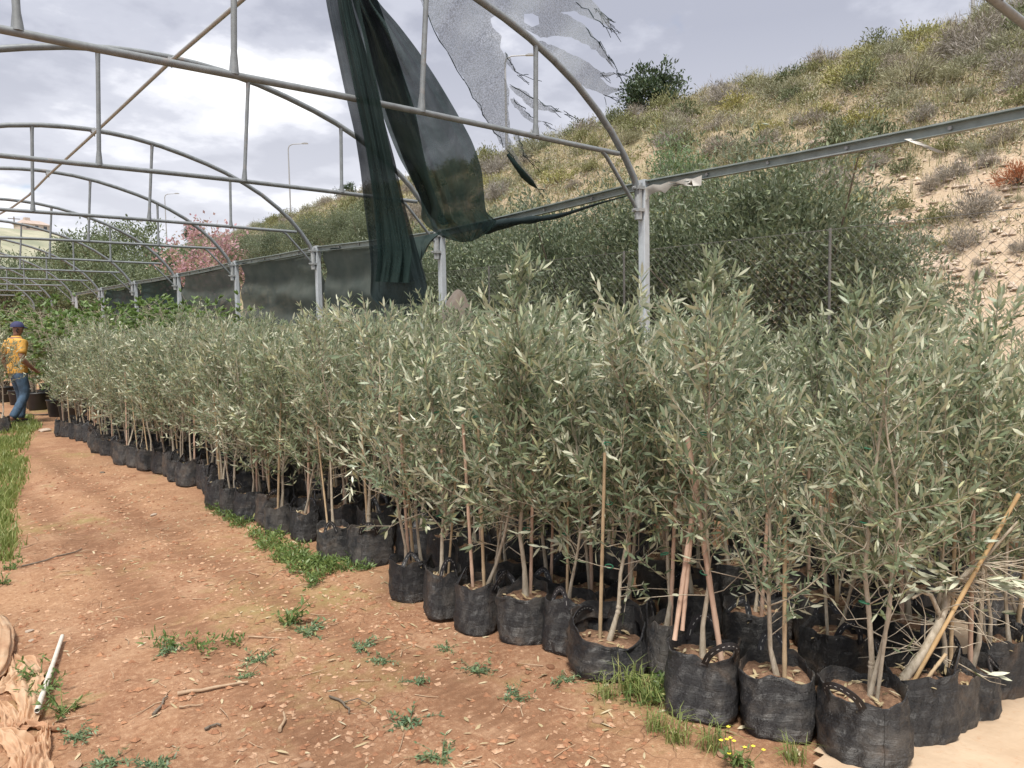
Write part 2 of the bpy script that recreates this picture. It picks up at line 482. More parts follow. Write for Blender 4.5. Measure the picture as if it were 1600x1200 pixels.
def stone_mat(name, a, b, sc):
    m = Mat(name); s = m.coord(); k = m.noise(s, sc, 6, .65); ob = m.island()
    c = m.mix(m.ramp(k, [(.3, 0.0), (.7, 1.0)]), a, b)
    c = m.mix(m.math('MULTIPLY', ob, .5), c, [x * .62 for x in a])
    m.color(c).set(Roughness=.9).bump(k, .6, .02); return m.m
MT['stone'] = stone_mat('limestone', (.44, .34, .26), (.64, .55, .46), 7)
MT['pebble'] = stone_mat('pebble', (.40, .225, .13), (.60, .41, .28), 50)
MT['clod'] = stone_mat('earth clod', (.26, .115, .06), (.42, .22, .12), 40)

def net_mat(name, c1, c2, holes, trans=.3, speck=None):
    m = Mat(name); s = m.coord()
    k = m.noise(s, 3.0, 5, .6)
    c = m.mix(m.ramp(k, [(.35, 0.0), (.65, 1.0)]), c1, c2)
    m.color(c).set(Roughness=.8, Specular_IOR_Level=.2)
    m.translucent(trans, c)
    if speck:
        q = m.noise(m.pos(), speck, 2, .6)
        hf = m.ramp(q, [(.36, holes * .55), (.64, min(1, holes * 1.45))])
        m.see_through(hf)
    else:
        q = m.noise(s, 2.2, 4, .6)
        m.see_through(m.ramp(q, [(.3, holes * .5), (.7, holes * 1.5)]))
    return m.m
MT['net_dark'] = net_mat('dark green shade net', (.014, .026, .030), (.026, .042, .045), .10, .2)
MT['net_mid'] = net_mat('green shade net', (.017, .038, .037), (.03, .055, .052), .11, .3)
MT['net_side'] = net_mat('green side net', (.085, .105, .10), (.12, .138, .128), .06, .4)
MT['net_side_dark'] = net_mat('dark side net', (.022, .042, .042), (.035, .055, .053), .05, .35)
MT['net_light'] = net_mat('grey torn net', (.17, .19, .20), (.24, .26, .27), .46, .45, speck=75)
MT['plastic'] = plain('torn pale plastic', (.47, .46, .43), .5, nscale=5, namp=.1)
m = Mat('sun-bleached ground sheet'); P = m.pos()
k = m.noise(P, 2.5, 5, .6); g = m.noise(P, 30, 5, .7); kk = m.noise(m.mapping(P, (14, 3, 1)), 1.0, 5, .7)
c = m.ramp(k, [(.3, (.40, .29, .195)), (.7, (.50, .385, .275))])
c = m.mix(m.ramp(g, [(.56, 0.0), (.72, .55)]), c, (.40, .23, .13))
c = m.mix(m.ramp(kk, [(.6, 0.0), (.72, .35)]), c, (.33, .19, .11))
m.color(c).set(Roughness=.75).bump(m.noise(P, 5, 4), .5, .03); MT['sheet'] = m.m
m = Mat('faded orange cloth'); P = m.pos()
k = m.noise(P, 7, 5, .65)
c = m.ramp(k, [(.3, (.40, .23, .135)), (.5, (.55, .36, .225)), (.7, (.64, .48, .33))])
m.color(c).set(Roughness=.7).translucent(.25, (.75, .45, .25)); MT['cloth'] = m.m
# ------------------------------------------------------------------ ground, hill
rs = np.random.RandomState(5)
def axis(segs):
    out = []
    for a, b, s in segs:
        out.append(np.arange(a, b - 1e-6, s))
    out.append([segs[-1][1]])
    return np.concatenate(out)
gx = axis([(-600, -100, 100), (-100, -20, 20), (-20, -2, 2), (-2, 0.2, .1), (0.2, 3.8, .035), (3.8, 10, .4), (10, 60, 10), (60, 700, 80)])
gy = axis([(-300, -40, 60), (-40, -4, 6), (-4, .6, .3), (.6, 7, .035), (7, 18, .12), (18, 60, 3), (60, 900, 70)])
GX, GY = np.meshgrid(gx, gy)
def ground_z(x, y):
    x = np.asarray(x, float); y = np.asarray(y, float)
    near = np.clip(1.6 - np.hypot(x - 1.5, y - 4) / 14, 0, 1)
    z = .028 * fbm(x * 1.1, y * 1.1, 3, 3) + .016 * fbm(x * 7, y * 7, 9, 3)
    wob = .08 * fbm(y * .7, y * 0, 21, 2)
    for xc in (1.22, 1.78):
        z = z - .016 * np.exp(-((x - xc - wob) / .11) ** 2) * (1 + .5 * vnoise(x * 9, y * 14, 31)) * np.clip((y - 3.0) / 1.5, 0, 1)
    return (z - .008) * near
GZ = ground_z(GX, GY)
mb = MB(); mb.grid(np.stack([GX, GY, GZ], -1))
mb.build('ground', MT['earth'], kind='structure')

def hill_z(x, y):
    x = np.asarray(x, float); y = np.asarray(y, float)
    t = np.clip((x - 9.2) / 22.3, 0, 1.0)
    top = 12.45 - np.clip((y - 45) / 60, 0, 1.5) * .95
    base = top * (t + .10 * np.sin(t * np.pi * 2) * -.25)
    base = base - .25 * np.exp(-((x - 31.5) / 2.0) ** 2)
    bump = (.55 * fbm(x * .22, y * .22, 41, 4) + .22 * fbm(x * 1.1, y * 1.1, 47, 3)) * np.clip((x - 9) / 3, 0, 1) * np.clip((40 - x) / 6, .25, 1)
    return base + bump - .25
hx = axis([(8.6, 20, .25), (20, 34, .4), (34, 70, 4)])
hy = axis([(-25, 0, 1.0), (0, 32, .3), (32, 140, 1.2)])
HX, HY = np.meshgrid(hx, hy)
mb = MB(); mb.grid(np.stack([HX, HY, hill_z(HX, HY)], -1))
mb.build('hillside', MT['hill'], kind='structure')

# far hill on the left and the flat land behind
fx = np.linspace(-260, 200, 70); fy = np.linspace(150, 420, 40)
FX, FY = np.meshgrid(fx, fy)
HB = at_depth(50, 352, 190)
def far_z(x, y):
    e = np.exp(-((y - 270) / 95) ** 2)
    s = 1 / (1 + np.exp((x - 38) / 16))
    z = e * (10 + 46 * s) + 3.5 * fbm(x / 30, y / 30, 51, 4) * e - 1.5
    b = np.exp(-((x - HB[0]) / 22) ** 2 - ((y - HB[1]) / 26) ** 2)
    return z * (1 - b) + (HB[2] - 1.6) * b
mb = MB(); mb.grid(np.stack([FX, FY, far_z(FX, FY)], -1))
mb.build('far_hill', MT['far_hill'], kind='structure')

# ------------------------------------------------------------------ shade house: trusses, posts, gutters, purlin
FRAMES = [1.54, 5.3, 8.95, 12.7, 16.45, 20.2, 23.95, 27.7, 31.45, 35.2, 38.95]
ORD = ['first', 'second', 'third', 'fourth', 'fifth', 'sixth', 'seventh', 'eighth', 'ninth', 'tenth', 'eleventh', 'twelfth', 'thirteenth',
       'fourteenth', 'fifteenth', 'sixteenth', 'seventeenth', 'eighteenth', 'nineteenth', 'twentieth', 'twenty-first', 'twenty-second',
       'twenty-third', 'twenty-fourth', 'twenty-fifth', 'twenty-sixth', 'twenty-seventh', 'twenty-eighth', 'twenty-ninth', 'thirtieth',
       'thirty-first', 'thirty-second', 'thirty-third', 'thirty-fourth', 'thirty-fifth', 'thirty-sixth', 'thirty-seventh', 'thirty-eighth']
XC = 2.9
AU = np.array([0, .3, .6, 1.0, 1.35, 1.7, 2.0, 2.3, 2.6, 2.9, 3.1, 3.3, 3.44, 3.50, 3.52])
AZ = np.array([4.505, 4.495, 4.47, 4.405, 4.32, 4.22, 4.115, 3.98, 3.82, 3.61, 3.44, 3.22, 3.03, 2.9, 2.66])
def arch_z(x):
    return np.interp(abs(x - XC), AU[:-1], AZ[:-1])
def truss_meshes():
    ms = {}
    mb = MB()
    pts = [(XC + u, 0, z) for u, z in zip(AU[::-1], AZ[::-1])] + [(XC - u, 0, z) for u, z in zip(AU[1:], AZ[1:])]
    mb.tube(pts, .034, 10)
    ms['arch_pipe'] = mb.mesh('arch_pipe', MT['galv_old'])
    mb = MB()
    xs = np.linspace(XC - 3.2, XC + 3.2, 9)
    mb.tube([(x, 0, 3.25 - .008 * math.sin(k)) for k, x in enumerate(xs)], .026, 8)
    ms['tie_pipe'] = mb.mesh('tie_pipe', MT['galv_old'])
    ms['strut'] = []
    for x, dx in ((.88, .0), (2.14, .05), (3.68, .1), (4.95, .02)):
        mb = MB(); z1 = arch_z(x + dx)
        q = [0, .05, .13, .85, .95, 1]; mb.tube([(x + dx * k, 0, 3.252 + (z1 + .01 - 3.252) * k) for k in q], [.036, .031, .022, .022, .025, .030], 8)
        ms['strut'].append(mb.mesh('strut', MT['galv_old']))
    ms['knee_brace'] = []
    for s in (1, -1):
        mb = MB(); mb.tube([(XC + s * 2.95, 0, 3.235), (XC + s * 3.02, 0, 3.19), (XC + s * 3.42, 0, 2.78), (XC + s * 3.47, 0, 2.72)], .02, 8)
        ms['knee_brace'].append(mb.mesh('knee_brace', MT['galv_old']))
    return ms
TM = truss_meshes()
tilts = [0, 0, .0, .004, -.003, .004, 0, .003, -.004, 0, .003]
for i, Y in enumerate(FRAMES):
    t = thing('roof_truss', 'weathered pipe roof truss with tie bar and struts, %s counted from the camera' % ORD[i], 'roof truss', (0, Y, 0), 0,
              'arched roof trusses of the shade house', (0, tilts[i]))
    obj('arch_pipe', TM['arch_pipe'], t); obj('tie_pipe', TM['tie_pipe'], t)
    for s in TM['strut']: obj('strut', s, t)
    obj('knee_brace', TM['knee_brace'][0], t); obj('knee_brace', TM['knee_brace'][1], t)

def rounded_post(mb, w, d, z0, z1, r=.01):
    ring = []
    for cx, cy, a0 in ((w/2-r, d/2-r, 0), (-w/2+r, d/2-r, 90), (-w/2+r, -d/2+r, 180), (w/2-r, -d/2+r, 270)):
        for k in range(4):
            a = math.radians(a0 + 30 * k); ring.append((cx + r * math.cos(a), cy + r * math.sin(a)))
    n = len(ring)
    V = [(x, y, z) for z in (z0, z1) for x, y in ring]
    mb.add(V, [(k, (k+1) % n, n + (k+1) % n, n + k) for k in range(n)] , 0, False)
    mb.add([(x, y, z1) for x, y in ring], [tuple(range(n))], 0, False)
mb = MB(); rounded_post(mb, .088, .088, -.3, 3.02); ME_POST = mb.mesh('post_tube', MT['galv_post'])
def clamp_mesh(z):
    mb = MB()
    for zz, h in ((z, .035),):
        mb.box((-.088, 0, zz), (.092, .10, h))
        mb.box((-.145, .0, zz), (.03, .035, h * .8))
        mb.tube([(-.16, 0, zz), (-.175, 0, zz)], .009, 6)
    return mb.mesh('clamp', MT['galv'])
CL = [clamp_mesh(2.93), clamp_mesh(2.70)]
mb = MB(); mb.tube([(-.088, 0, 2.98), (-.088, 0, 2.60)], .041, 10); ME_SLEEVE = mb.mesh('pipe_sleeve', MT['galv'])
POST_DZ = {2: -.13, 3: -.02, 5: -.02}
for i, Y in enumerate(FRAMES[:9]):
    t = thing('steel_post', 'square galvanised post with pipe sleeve carrying the %s roof truss from the camera' % ORD[i], 'post', (6.5, Y, POST_DZ.get(i, 0)), 0,
              'square posts along the hill side of the shade house')
    obj('post_tube', ME_POST, t); obj('pipe_sleeve', ME_SLEEVE, t)
    for c in CL: obj('clamp', c, t)
# the row of posts on the path side, beyond the left edge of the photograph
for i, Y in enumerate(FRAMES[:9]):
    t = thing('steel_post', 'square galvanised post on the path side under the left end of the %s roof truss' % ORD[i], 'post', (2 * XC - 6.5, Y, 0), math.pi, 'square posts along the path side of the shade house')
    obj('post_tube', ME_POST, t); obj('pipe_sleeve', ME_SLEEVE, t)
    for c in CL: obj('clamp', c, t)
# gutters: a C-channel between the post heads
def gutter_mesh(L, dz):
    mb = MB()
    prof = [(-.03, .045), (.03, .045), (.03, -.045), (-.03, -.045), (-.03, -.040), (.024, -.040), (.024, .032), (-.03, .032)]
    n = 8
    V = []
    for t in (0, .25, .5, .75, 1):
        for x, z in prof:
            V.append((x, t * L, z + dz * t - .012 * math.sin(t * math.pi)))
    mb.add(V, [(s * n + k, s * n + (k+1) % n, (s+1) * n + (k+1) % n, (s+1) * n + k) for s in range(4) for k in range(n)], 0, False)
    return mb.mesh('channel', MT['gutter'])
for i in range(8):
    z0 = 3.0 - .035 + POST_DZ.get(i, 0); z1 = 3.0 - .035 + POST_DZ.get(i + 1, 0)
    L = FRAMES[i + 1] - FRAMES[i] - .092
    t = thing('gutter_beam', 'steel channel beam spanning between the %s and %s square posts from the camera' % (ORD[i], ORD[i + 1]), 'beam',
              (6.5, FRAMES[i] + .046, z0), 0, 'channel beams along the post heads')
    obj('channel', gutter_mesh(L, z1 - z0), t)
    for fr in (.2, .42, .62, .8):
        b = MB(); b.tube([(.0, L * fr, (z1 - z0) * fr - .008), (.026, L * fr, (z1 - z0) * fr - .008)], .016, 8); b.build('bolt', MT['lamp'], t)
    if i < 4:
        b = MB(); b.box((-.01, .012, -.0), (.078, .02, .105)); b.build('end_bracket', MT['galv_post'], t)
        if i == 0:
            b = MB(); b.box((0, L * .42, -.052), (.05, .75, .014)); b.build('splice_plate', MT['lamp'], t)
# ridge purlin, bent at its far end
mb = MB()
mb.tube([(2.86, 1.6, 4.46), (2.88, 5.3, 4.455), (2.90, 8.95, 4.452), (2.98, 12.7, 4.43), (3.06, 16.45, 4.43), (3.1, 18.6, 4.38), (2.98, 19.8, 4.28), (2.8, 20.9, 4.20), (2.6, 23, 4.12)], .022, 8)
o = thing('ridge_purlin', 'long thin ridge pipe clamped under the roof arches and bent at its far end', 'pipe')
mb.build('pipe', MT['galv'], o)
for Y, X in ((8.95, 2.90), (12.7, 2.98), (16.45, 3.06)):
    b = MB(); b.box((X, Y, 4.475), (.05, .085, .05)); b.tube([(X + .02, Y, 4.53), (X + .02, Y, 4.40)], .008, 6); b.build('pipe_clamp', MT['galv'], o)

# chain link fence behind the posts
def chain_link(y0, y1, z0, z1, x, step, r):
    mb = MB(); H = z1 - z0; n = int((y1 - y0) / step)
    P0 = []; P1 = []
    for k in range(-int(H / step), n + 1):
        for s in (1, -1):
            a = np.array([x + s * r * .7, y0 + k * step if s > 0 else y0 + k * step + H, z0]); b = np.array([x + s * r * .7, a[1] + s * H, z1])
            lo, hi = 0.0, 1.0
            for lim in (y0, y1):
                t = (lim - a[1]) / (b[1] - a[1])
                if 0 < t < 1:
                    if (lim == y0) == (s > 0): lo = max(lo, t)
                    else: hi = min(hi, t)
            mid = a[1] + (b[1] - a[1]) * (lo + hi) / 2
            if hi - lo < .02 or not (y0 <= mid <= y1): continue
            P0.append(a + (b - a) * lo); P1.append(a + (b - a) * hi)
    P0 = np.array(P0); P1 = np.array(P1)
    d = unit(P1 - P0); nx = np.array([[1.0, 0, 0]]); u = np.cross(d, nx)
    off = [nx * r, u * r, -nx * r, -u * r]
    V = np.stack([P0 + o for o in off] + [P1 + o for o in off], 1).reshape(-1, 3)
    b = (np.arange(len(P0)) * 8)[:, None]
    F = np.concatenate([b + np.array([[k, (k+1) % 4, 4 + (k+1) % 4, 4 + k]]) for k in range(4)])
    mb.add(V, F, 0, True)
    return mb
t = thing('chain_link_fence', 'rusty diamond wire fence running behind the square posts below the hill', 'fence')
chain_link(-1.5, 16.0, .05, 2.35, 6.95, .085, .0013).build('wire_netting', MT['wire'], t, kind='stuff')
for Y in np.arange(-1.5, 16.1, 2.5):
    b = MB(); b.tube([(6.99, Y, 0), (6.99, Y, 2.36)], .014, 8); b.build('fence_post', MT['wire'], t)
b = MB(); b.tube([(6.95, -1.5, 2.35), (6.955, 4, 2.34), (6.95, 10, 2.35), (6.95, 16, 2.35)], .003, 5); b.build('top_wire', MT['wire'], t)

# ------------------------------------------------------------------ nets
ZX = lambda x, y: (x / 2.856 + 480, y / 2.856)
def lerp_rows(rows, n):
    """rows: list of ((lx,ly),(rx,ry),depth); resampled to n rows"""
    A = np.array([[*l, *r, d] for l, r, d in rows], float)
    t = np.linspace(0, len(A) - 1, n)
    from_ = np.arange(len(A))
    return np.stack([np.interp(t, from_, A[:, k]) for k in range(5)], 1)
def smooth_rows(R, it=3):
    for _ in range(it):
        R[1:-1] = .25 * R[:-2] + .5 * R[1:-1] + .25 * R[2:]
    return R
def drape(rows, n, cols, fold, amp, seed, bulge=0.0):
    R = smooth_rows(lerp_rows(rows, n), 4)
    P = np.zeros((n, cols, 3))
    u = np.linspace(0, 1, cols)
    for i, (lx, ly, rx, ry, d) in enumerate(R):
        v = i / (n - 1)
        uu = u + .012 * np.sin(9 * u + 7 * v + seed)
        ph = fold * 2 * np.pi * (u + .05 * np.sin(5 * v + seed)) + 1.2 * math.sin(3 * v + seed)
        dz = amp * (.55 * np.sin(ph) + .2 * np.sin(2.3 * ph + 1 + 2 * v) + 2.3 * fbm(u * 5.5 + seed + .5 * v, np.full_like(u, v * 1.6), 61, 4)) - bulge * np.sin(np.pi * u) * math.sin(np.pi * min(1, v * 1.05))
        for j in range(cols):
            px = lx + (rx - lx) * uu[j]; py = ly + (ry - ly) * uu[j]
            P[i, j] = at_depth(px, py, d + dz[j])
    return P
def rows_at(P, px, py): pass
# left dark strip, hanging free in front of the second truss
rows = [((500, -95), (545, -105), 5.78), ((508, 0), (548, 0), 5.80), ((522, 65), (566, 60), 5.84), ((538, 140), (583, 115), 5.90), ((555, 210), (602, 196), 6.0), ((564, 266), (617, 252), 6.1),
        ((571, 333), (630, 315), 6.2), ((577, 380), (646, 371), 6.26), ((580, 425), (660, 420), 6.3), ((577, 462), (672, 458), 6.32), ((590, 476), (668, 474), 6.34)]
t = thing('shade_net', 'long dark green net strip hanging free from the roof, left of the wide sail', 'net')
mb = MB(); mb.grid(drape(rows, 80, 64, 2.6, .04, 1.0)); mb.build('net_cloth', MT['net_dark'], t)
rows2 = [((520, -95), (552, -105), 5.72), ((526, 0), (560, 0), 5.74), ((550, 120), (585, 110), 5.8), ((572, 230), (607, 225), 5.95), ((582, 300), (622, 295), 6.05), ((586, 350), (634, 345), 6.12), ((590, 400), (645, 395), 6.16), ((586, 440), (640, 442), 6.2)]
mb = MB(); mb.grid(drape(rows2, 60, 40, 3.0, .035, 2.2)); mb.build('net_fold', MT['net_mid'], t)
# wide sail whose foot is bunched on the channel beam
rows = [((540, -60), (566, -50), 6.35), ((550, 0), (588, 0), 6.45), ((566, 45), (620, 36), 6.6), ((577, 98), (651, 77), 6.9), ((588, 138), (683, 126), 7.3), ((598, 178), (712, 175), 7.8), ((612, 218), (738, 222), 8.3), ((625, 250), (753, 266), 8.75),
        ((645, 285), (757, 306), 9.15), ((658, 315), (760, 332), 9.4), ((656, 341), (772, 341), 9.6), ((666, 354), (778, 345), 9.7), ((680, 364), (773, 353), 9.7), ((696, 373), (765, 361), 9.66), ((714, 377), (752, 370), 9.64), ((722, 379), (738, 377), 9.62)]
t = thing('shade_net', 'wide dark green net sail billowing behind the second truss, foot bunched on the channel beam', 'net')
mb = MB(); mb.grid(drape(rows, 100, 90, 3.0, .10, 3.3, .40)); mb.build('net_cloth', MT['net_mid'], t)
rows = [((548, -60), (566, -50), 6.25), ((554, 0), (590, 0), 6.35), ((581, 98), (622, 92), 6.8), ((603, 178), (650, 176), 7.7), ((630, 250), (662, 240), 8.6), ((652, 300), (672, 282), 9.0), ((672, 338), (690, 330), 9.5), ((690, 352), (702, 350), 9.6)]
mb = MB(); mb.grid(drape(rows, 70, 30, 2.0, .03, 4.4)); mb.build('net_fold', MT['net_dark'], t)
# bunched net wound along the beam, right of the sail
mb = MB()
Ys = np.linspace(5.5, 7.9, 40)
rad = np.interp(Ys, [5.5, 6.4, 7.2, 7.9], [.006, .022, .045, .075]) * (1 + .5 * vnoise(Ys * 6, Ys * 0, 3))
zb = np.interp(Ys, [5.3, 8.95], [2.965, 2.835])
mb.tube(np.stack([6.45 + .02 * np.sin(Ys * 5), Ys, zb - .075 - .05 * np.sin((Ys - 5.3) * 1.3) ** 2], 1), rad, 10)
mb.build('wound_net', MT['net_dark'], t)
# triangle of loose net between beam and third post, left of it
V = []
rows = [((582, 385), (690, 362), 10.35), ((600, 398), (687, 366), 10.3), ((625, 405), (680, 372), 10.25), ((640, 412), (672, 380), 10.2), ((648, 425), (664, 395), 10.2)]
mb = MB(); mb.grid(drape(rows, 24, 30, 3, .03, 5.1)); mb.build('net_corner', MT['net_side_dark'], t)

# pale torn net blown over the roof behind the second arch
def torn(mb, polyz, yfun, step=16, seed=0, hole=None):
    pts = [np.array(p, float) for p in polyz]
    B = []
    rr = np.random.RandomState(seed)
    for i, p in enumerate(pts):
        q = pts[(i + 1) % len(pts)]; n = max(1, int(np.linalg.norm(q - p) / step))
        for k in range(n):
            x = p + (q - p) * k / n
            B.append(x + rr.normal(0, 2.5, 2) * (k > 0))
    nb = len(B); B = np.array(B); edges = [(i, (i + 1) % nb) for i in range(nb)]
    H = []
    if hole is not None:
        for p in hole: H.append(p)
        nh = len(hole); edges += [(nb + i, nb + (i + 1) % nh) for i in range(nh)]
    lo, hi = B.min(0), B.max(0)
    inner = []
    def inside(p, poly):
        c = False; n = len(poly)
        for i in range(n):
            x1, y1 = poly[i]; x2, y2 = poly[(i + 1) % n]
            if (y1 > p[1]) != (y2 > p[1]) and p[0] < (x2 - x1) * (p[1] - y1) / (y2 - y1) + x1: c = not c
        return c
    for x in np.arange(lo[0], hi[0], step):
        for y in np.arange(lo[1], hi[1], step):
            p = (x + rr.uniform(-3, 3), y + rr.uniform(-3, 3))
            if inside(p, B) and np.min(np.hypot(*(B - p).T)) > step * .55 and not (hole is not None and inside(p, hole)): inner.append(p)
    allp = [Vector(tuple(p)) for p in list(B) + H + inner]
    v2, _, f2, *_ = delaunay_2d_cdt(allp, edges, [], 1, 1e-4)
    V = []
    for p in v2:
        px, py = ZX(p[0], p[1]); V.append(on_y(px, py, yfun(px, py)))
    F = []
    for f in f2:
        c = sum((np.array(v2[i]) for i in f), np.zeros(2)) / len(f)
        if hole is not None and inside(c, hole): continue
        F.append(tuple(f))
    mb.add(V, F, 0, True)
def ynet(px, py):
    return 5.62 + .22 * math.sin(px * .018 + 1) * math.sin(py * .013) + .12 * math.sin(px * .05 + py * .03) + max(0, (py - 120) / 170) * .45
t = thing('torn_net', 'pale grey ragged net with holes, blown over the second roof arch', 'net')
mb = MB()
torn(mb, [(480, -130), (490, -30), (600, 190), (700, 360), (800, 540), (870, 650), (940, 760), (1018, 842), (1032, 828), (990, 775), (960, 735), (915, 665), (898, 600), (905, 560), (895, 480), (902, 400), (880, 330), (890, 275), (862, 215), (868, 162), (856, 148), (828, 122), (818, 82), (838, 70), (800, 18), (765, -30), (745, -130)], ynet, 15, 1)
torn(mb, [(893, 375), (935, 392), (965, 402), (1030, 450), (1110, 488), (1160, 503), (1085, 500), (1000, 482), (960, 440), (925, 415)], ynet, 12, 2)
torn(mb, [(905, 440), (935, 450), (965, 485), (1000, 528), (1075, 550), (1000, 546), (960, 515), (925, 480)], ynet, 12, 3)
torn(mb, [(915, 575), (940, 600), (962, 650), (985, 712), (958, 700), (938, 650)], ynet, 12, 4)
torn(mb, [(880, 235), (905, 255), (925, 300), (945, 335), (915, 312), (885, 275)], ynet, 10, 5)
mb.build('net_cloth', MT['net_light'], t)
mb = MB()
torn(mb, [(690, -130), (1000, -130), (1175, -130), (1230, -30), (1290, 20), (1310, 50), (1340, 80), (1355, 130), (1300, 95), (1250, 78), (1190, 48), (1130, 55), (1180, 75), (1235, 110), (1290, 175), (1310, 200), (1340, 250), (1385, 322), (1330, 262), (1260, 205), (1180, 167), (1100, 160), (1040, 168), (1010, 150), (950, 118), (900, 90), (850, 62), (790, 20)], ynet, 15, 7,
     hole=[(968, 62), (1005, 60), (1032, 74), (1036, 108), (1005, 121), (968, 100)])
torn(mb, [(1000, 165), (1050, 182), (1130, 218), (1230, 265), (1310, 320), (1385, 330), (1305, 347), (1335, 375), (1392, 402), (1330, 430), (1230, 382), (1130, 308), (1060, 242), (1005, 205)], ynet, 14, 8)
mb.build('net_cloth', MT['net_light'], t)
mb = MB()
rr = np.random.RandomState(8)
def threads(mb, starts, n, ln, dirn):
    for (x, y) in starts:
        for _ in range(n):
            a = np.array([x, y], float) + rr.normal(0, 6, 2); d = np.array(dirn) + rr.normal(0, .35, 2); L = ln * rr.uniform(.4, 1.2)
            pts = []
            for k in range(6):
                s = k / 5; q = a + d * L * s + np.array([0, 14 * s * s * rr.uniform(-.3, 1)])
                px, py = ZX(*q); pts.append(on_y(px, py, ynet(px, py) + .03 * s))
            mb.tube(pts, .0035, 3, cap=False)
threads(mb, [(1290, 40), (1310, 60), (1340, 90), (1350, 125)], 6, 55, (.6, .6))
threads(mb, [(1300, 185), (1335, 250), (1380, 318)], 4, 55, (.6, .7))
threads(mb, [(1310, 325), (1385, 330), (1390, 402), (1330, 428)], 4, 60, (1, .25))
threads(mb, [(1100, 487), (1150, 502), (1060, 548), (985, 710), (960, 700), (945, 335), (1020, 838)], 4, 55, (.9, .3))
for a, b in (((1190, 0), (1350, 130)), ((1240, 110), (1385, 320)), ((880, 235), (940, 330)), ((905, 380), (1110, 490)), ((920, 440), (1010, 530)), ((925, 575), (980, 710)), ((500, 0), (700, 360)), ((700, 360), (880, 660)), ((880, 660), (1020, 838))):
    pts = []
    for s in np.linspace(0, 1, 9):
        q = np.array(a) + (np.array(b) - np.array(a)) * s + rr.normal(0, 5, 2); px, py = ZX(*q); pts.append(on_y(px, py, ynet(px, py) - .01))
    mb.tube(pts, [.002 + .0035 * abs(math.sin(k * 1.9)) for k in range(9)], 5)
mb.build('frayed_threads', MT['net_mid'], t, kind='stuff')
# dark rolled tip of the pale net
mb = MB(); mb.tube([on_y(*ZX(*q), ynet(*ZX(*q)) - .02) for q in ((895, 690), (930, 735), (965, 780), (1000, 815), (1024, 838))], [.016, .028, .036, .03, .008], 8); mb.build('rolled_tip', MT['net_mid'], t)

# side nets hanging from the beams, bay by bay
def side_net(i, top_drop, z0, mat, lab, seed, y0=None, y1=None):
    Ya = (y0 if y0 else FRAMES[i]) + .05; Yb = (y1 if y1 else FRAMES[i + 1]) - .05
    n, c = 26, 70
    P = np.zeros((n, c, 3))
    for a in range(n):
        v = a / (n - 1)
        for b in range(c):
            u = b / (c - 1); Y = Ya + (Yb - Ya) * u
            zt = np.interp(Y, FRAMES, [2.95 + POST_DZ.get(k, 0) for k in range(len(FRAMES))]) - top_drop * math.sin(math.pi * u)
            Z = zt + (z0 - zt) * v
            X = 6.6 + .05 * math.sin(u * 7 + seed + v * 2) * v + .03 * math.sin(v * 14 + 3 * u + seed) + .07 * float(fbm(u * 5 + seed, v * 4, 71, 3))
            P[a, b] = (X, Y, Z)
    mb = MB(); mb.grid(P)
    t = thing('side_net', lab, 'net', group='side nets hung between the posts')
    mb.build('net_cloth', mat, t)
    mb = MB(); mb.tube(P[0] + np.array([-.03, 0, .0]), .012, 6); mb.build('hem_roll', MT['net_side_dark'], t)
side_net(2, .02, 1.55, MT['net_side'], 'grey green side net in the bay just left of the hanging dark strip', 1.0, y0=9.5)
side_net(3, .03, 1.6, MT['net_side'], 'greyish side net between the fourth and fifth square posts', 2.0)
side_net(4, .04, 1.5, MT['net_side'], 'creased side net between the fifth and sixth square posts', 3.0)
side_net(5, .05, 1.4, MT['net_side_dark'], 'dark sagging side net between the sixth and seventh square posts', 4.0)
side_net(6, .12, 1.6, MT['net_side_dark'], 'small dark side net farthest along the row of posts', 5.0)
# scraps of plastic on the beam
def scrap(lab, c, quads, seed):
    t = thing('plastic_scrap', lab, 'plastic scrap', c, group='plastic scraps on the beam')
    mb = MB(); P = np.array(quads, float); P[..., 0] += np.random.RandomState(seed).normal(0, .008, P.shape[:2]); mb.grid(P); mb.build('torn_film', MT['plastic'], t)
scrap('pale torn plastic hanging under the beam beside the second square post', (6.47, 5.25, 2.9),
      [[(0, .1 - .1 * k, .05 - .02 * (k % 2)) for k in range(9)], [(0, .1 - .1 * k, -.02 - .03 * math.sin(k)) for k in range(9)], [(.0, .09 - .085 * k, -.06 - .05 * (k % 3 == 1) + .012 * k) for k in range(9)]], 1)
scrap('pale strip of plastic dangling from the middle of the nearest beam', (6.47, 2.62, 2.93),
      [[(0, .02 - .05 * s, -.03 * s - .0), (0, -.03 - .05 * s, -.03 * s - .005)] for s in range(6)], 2)
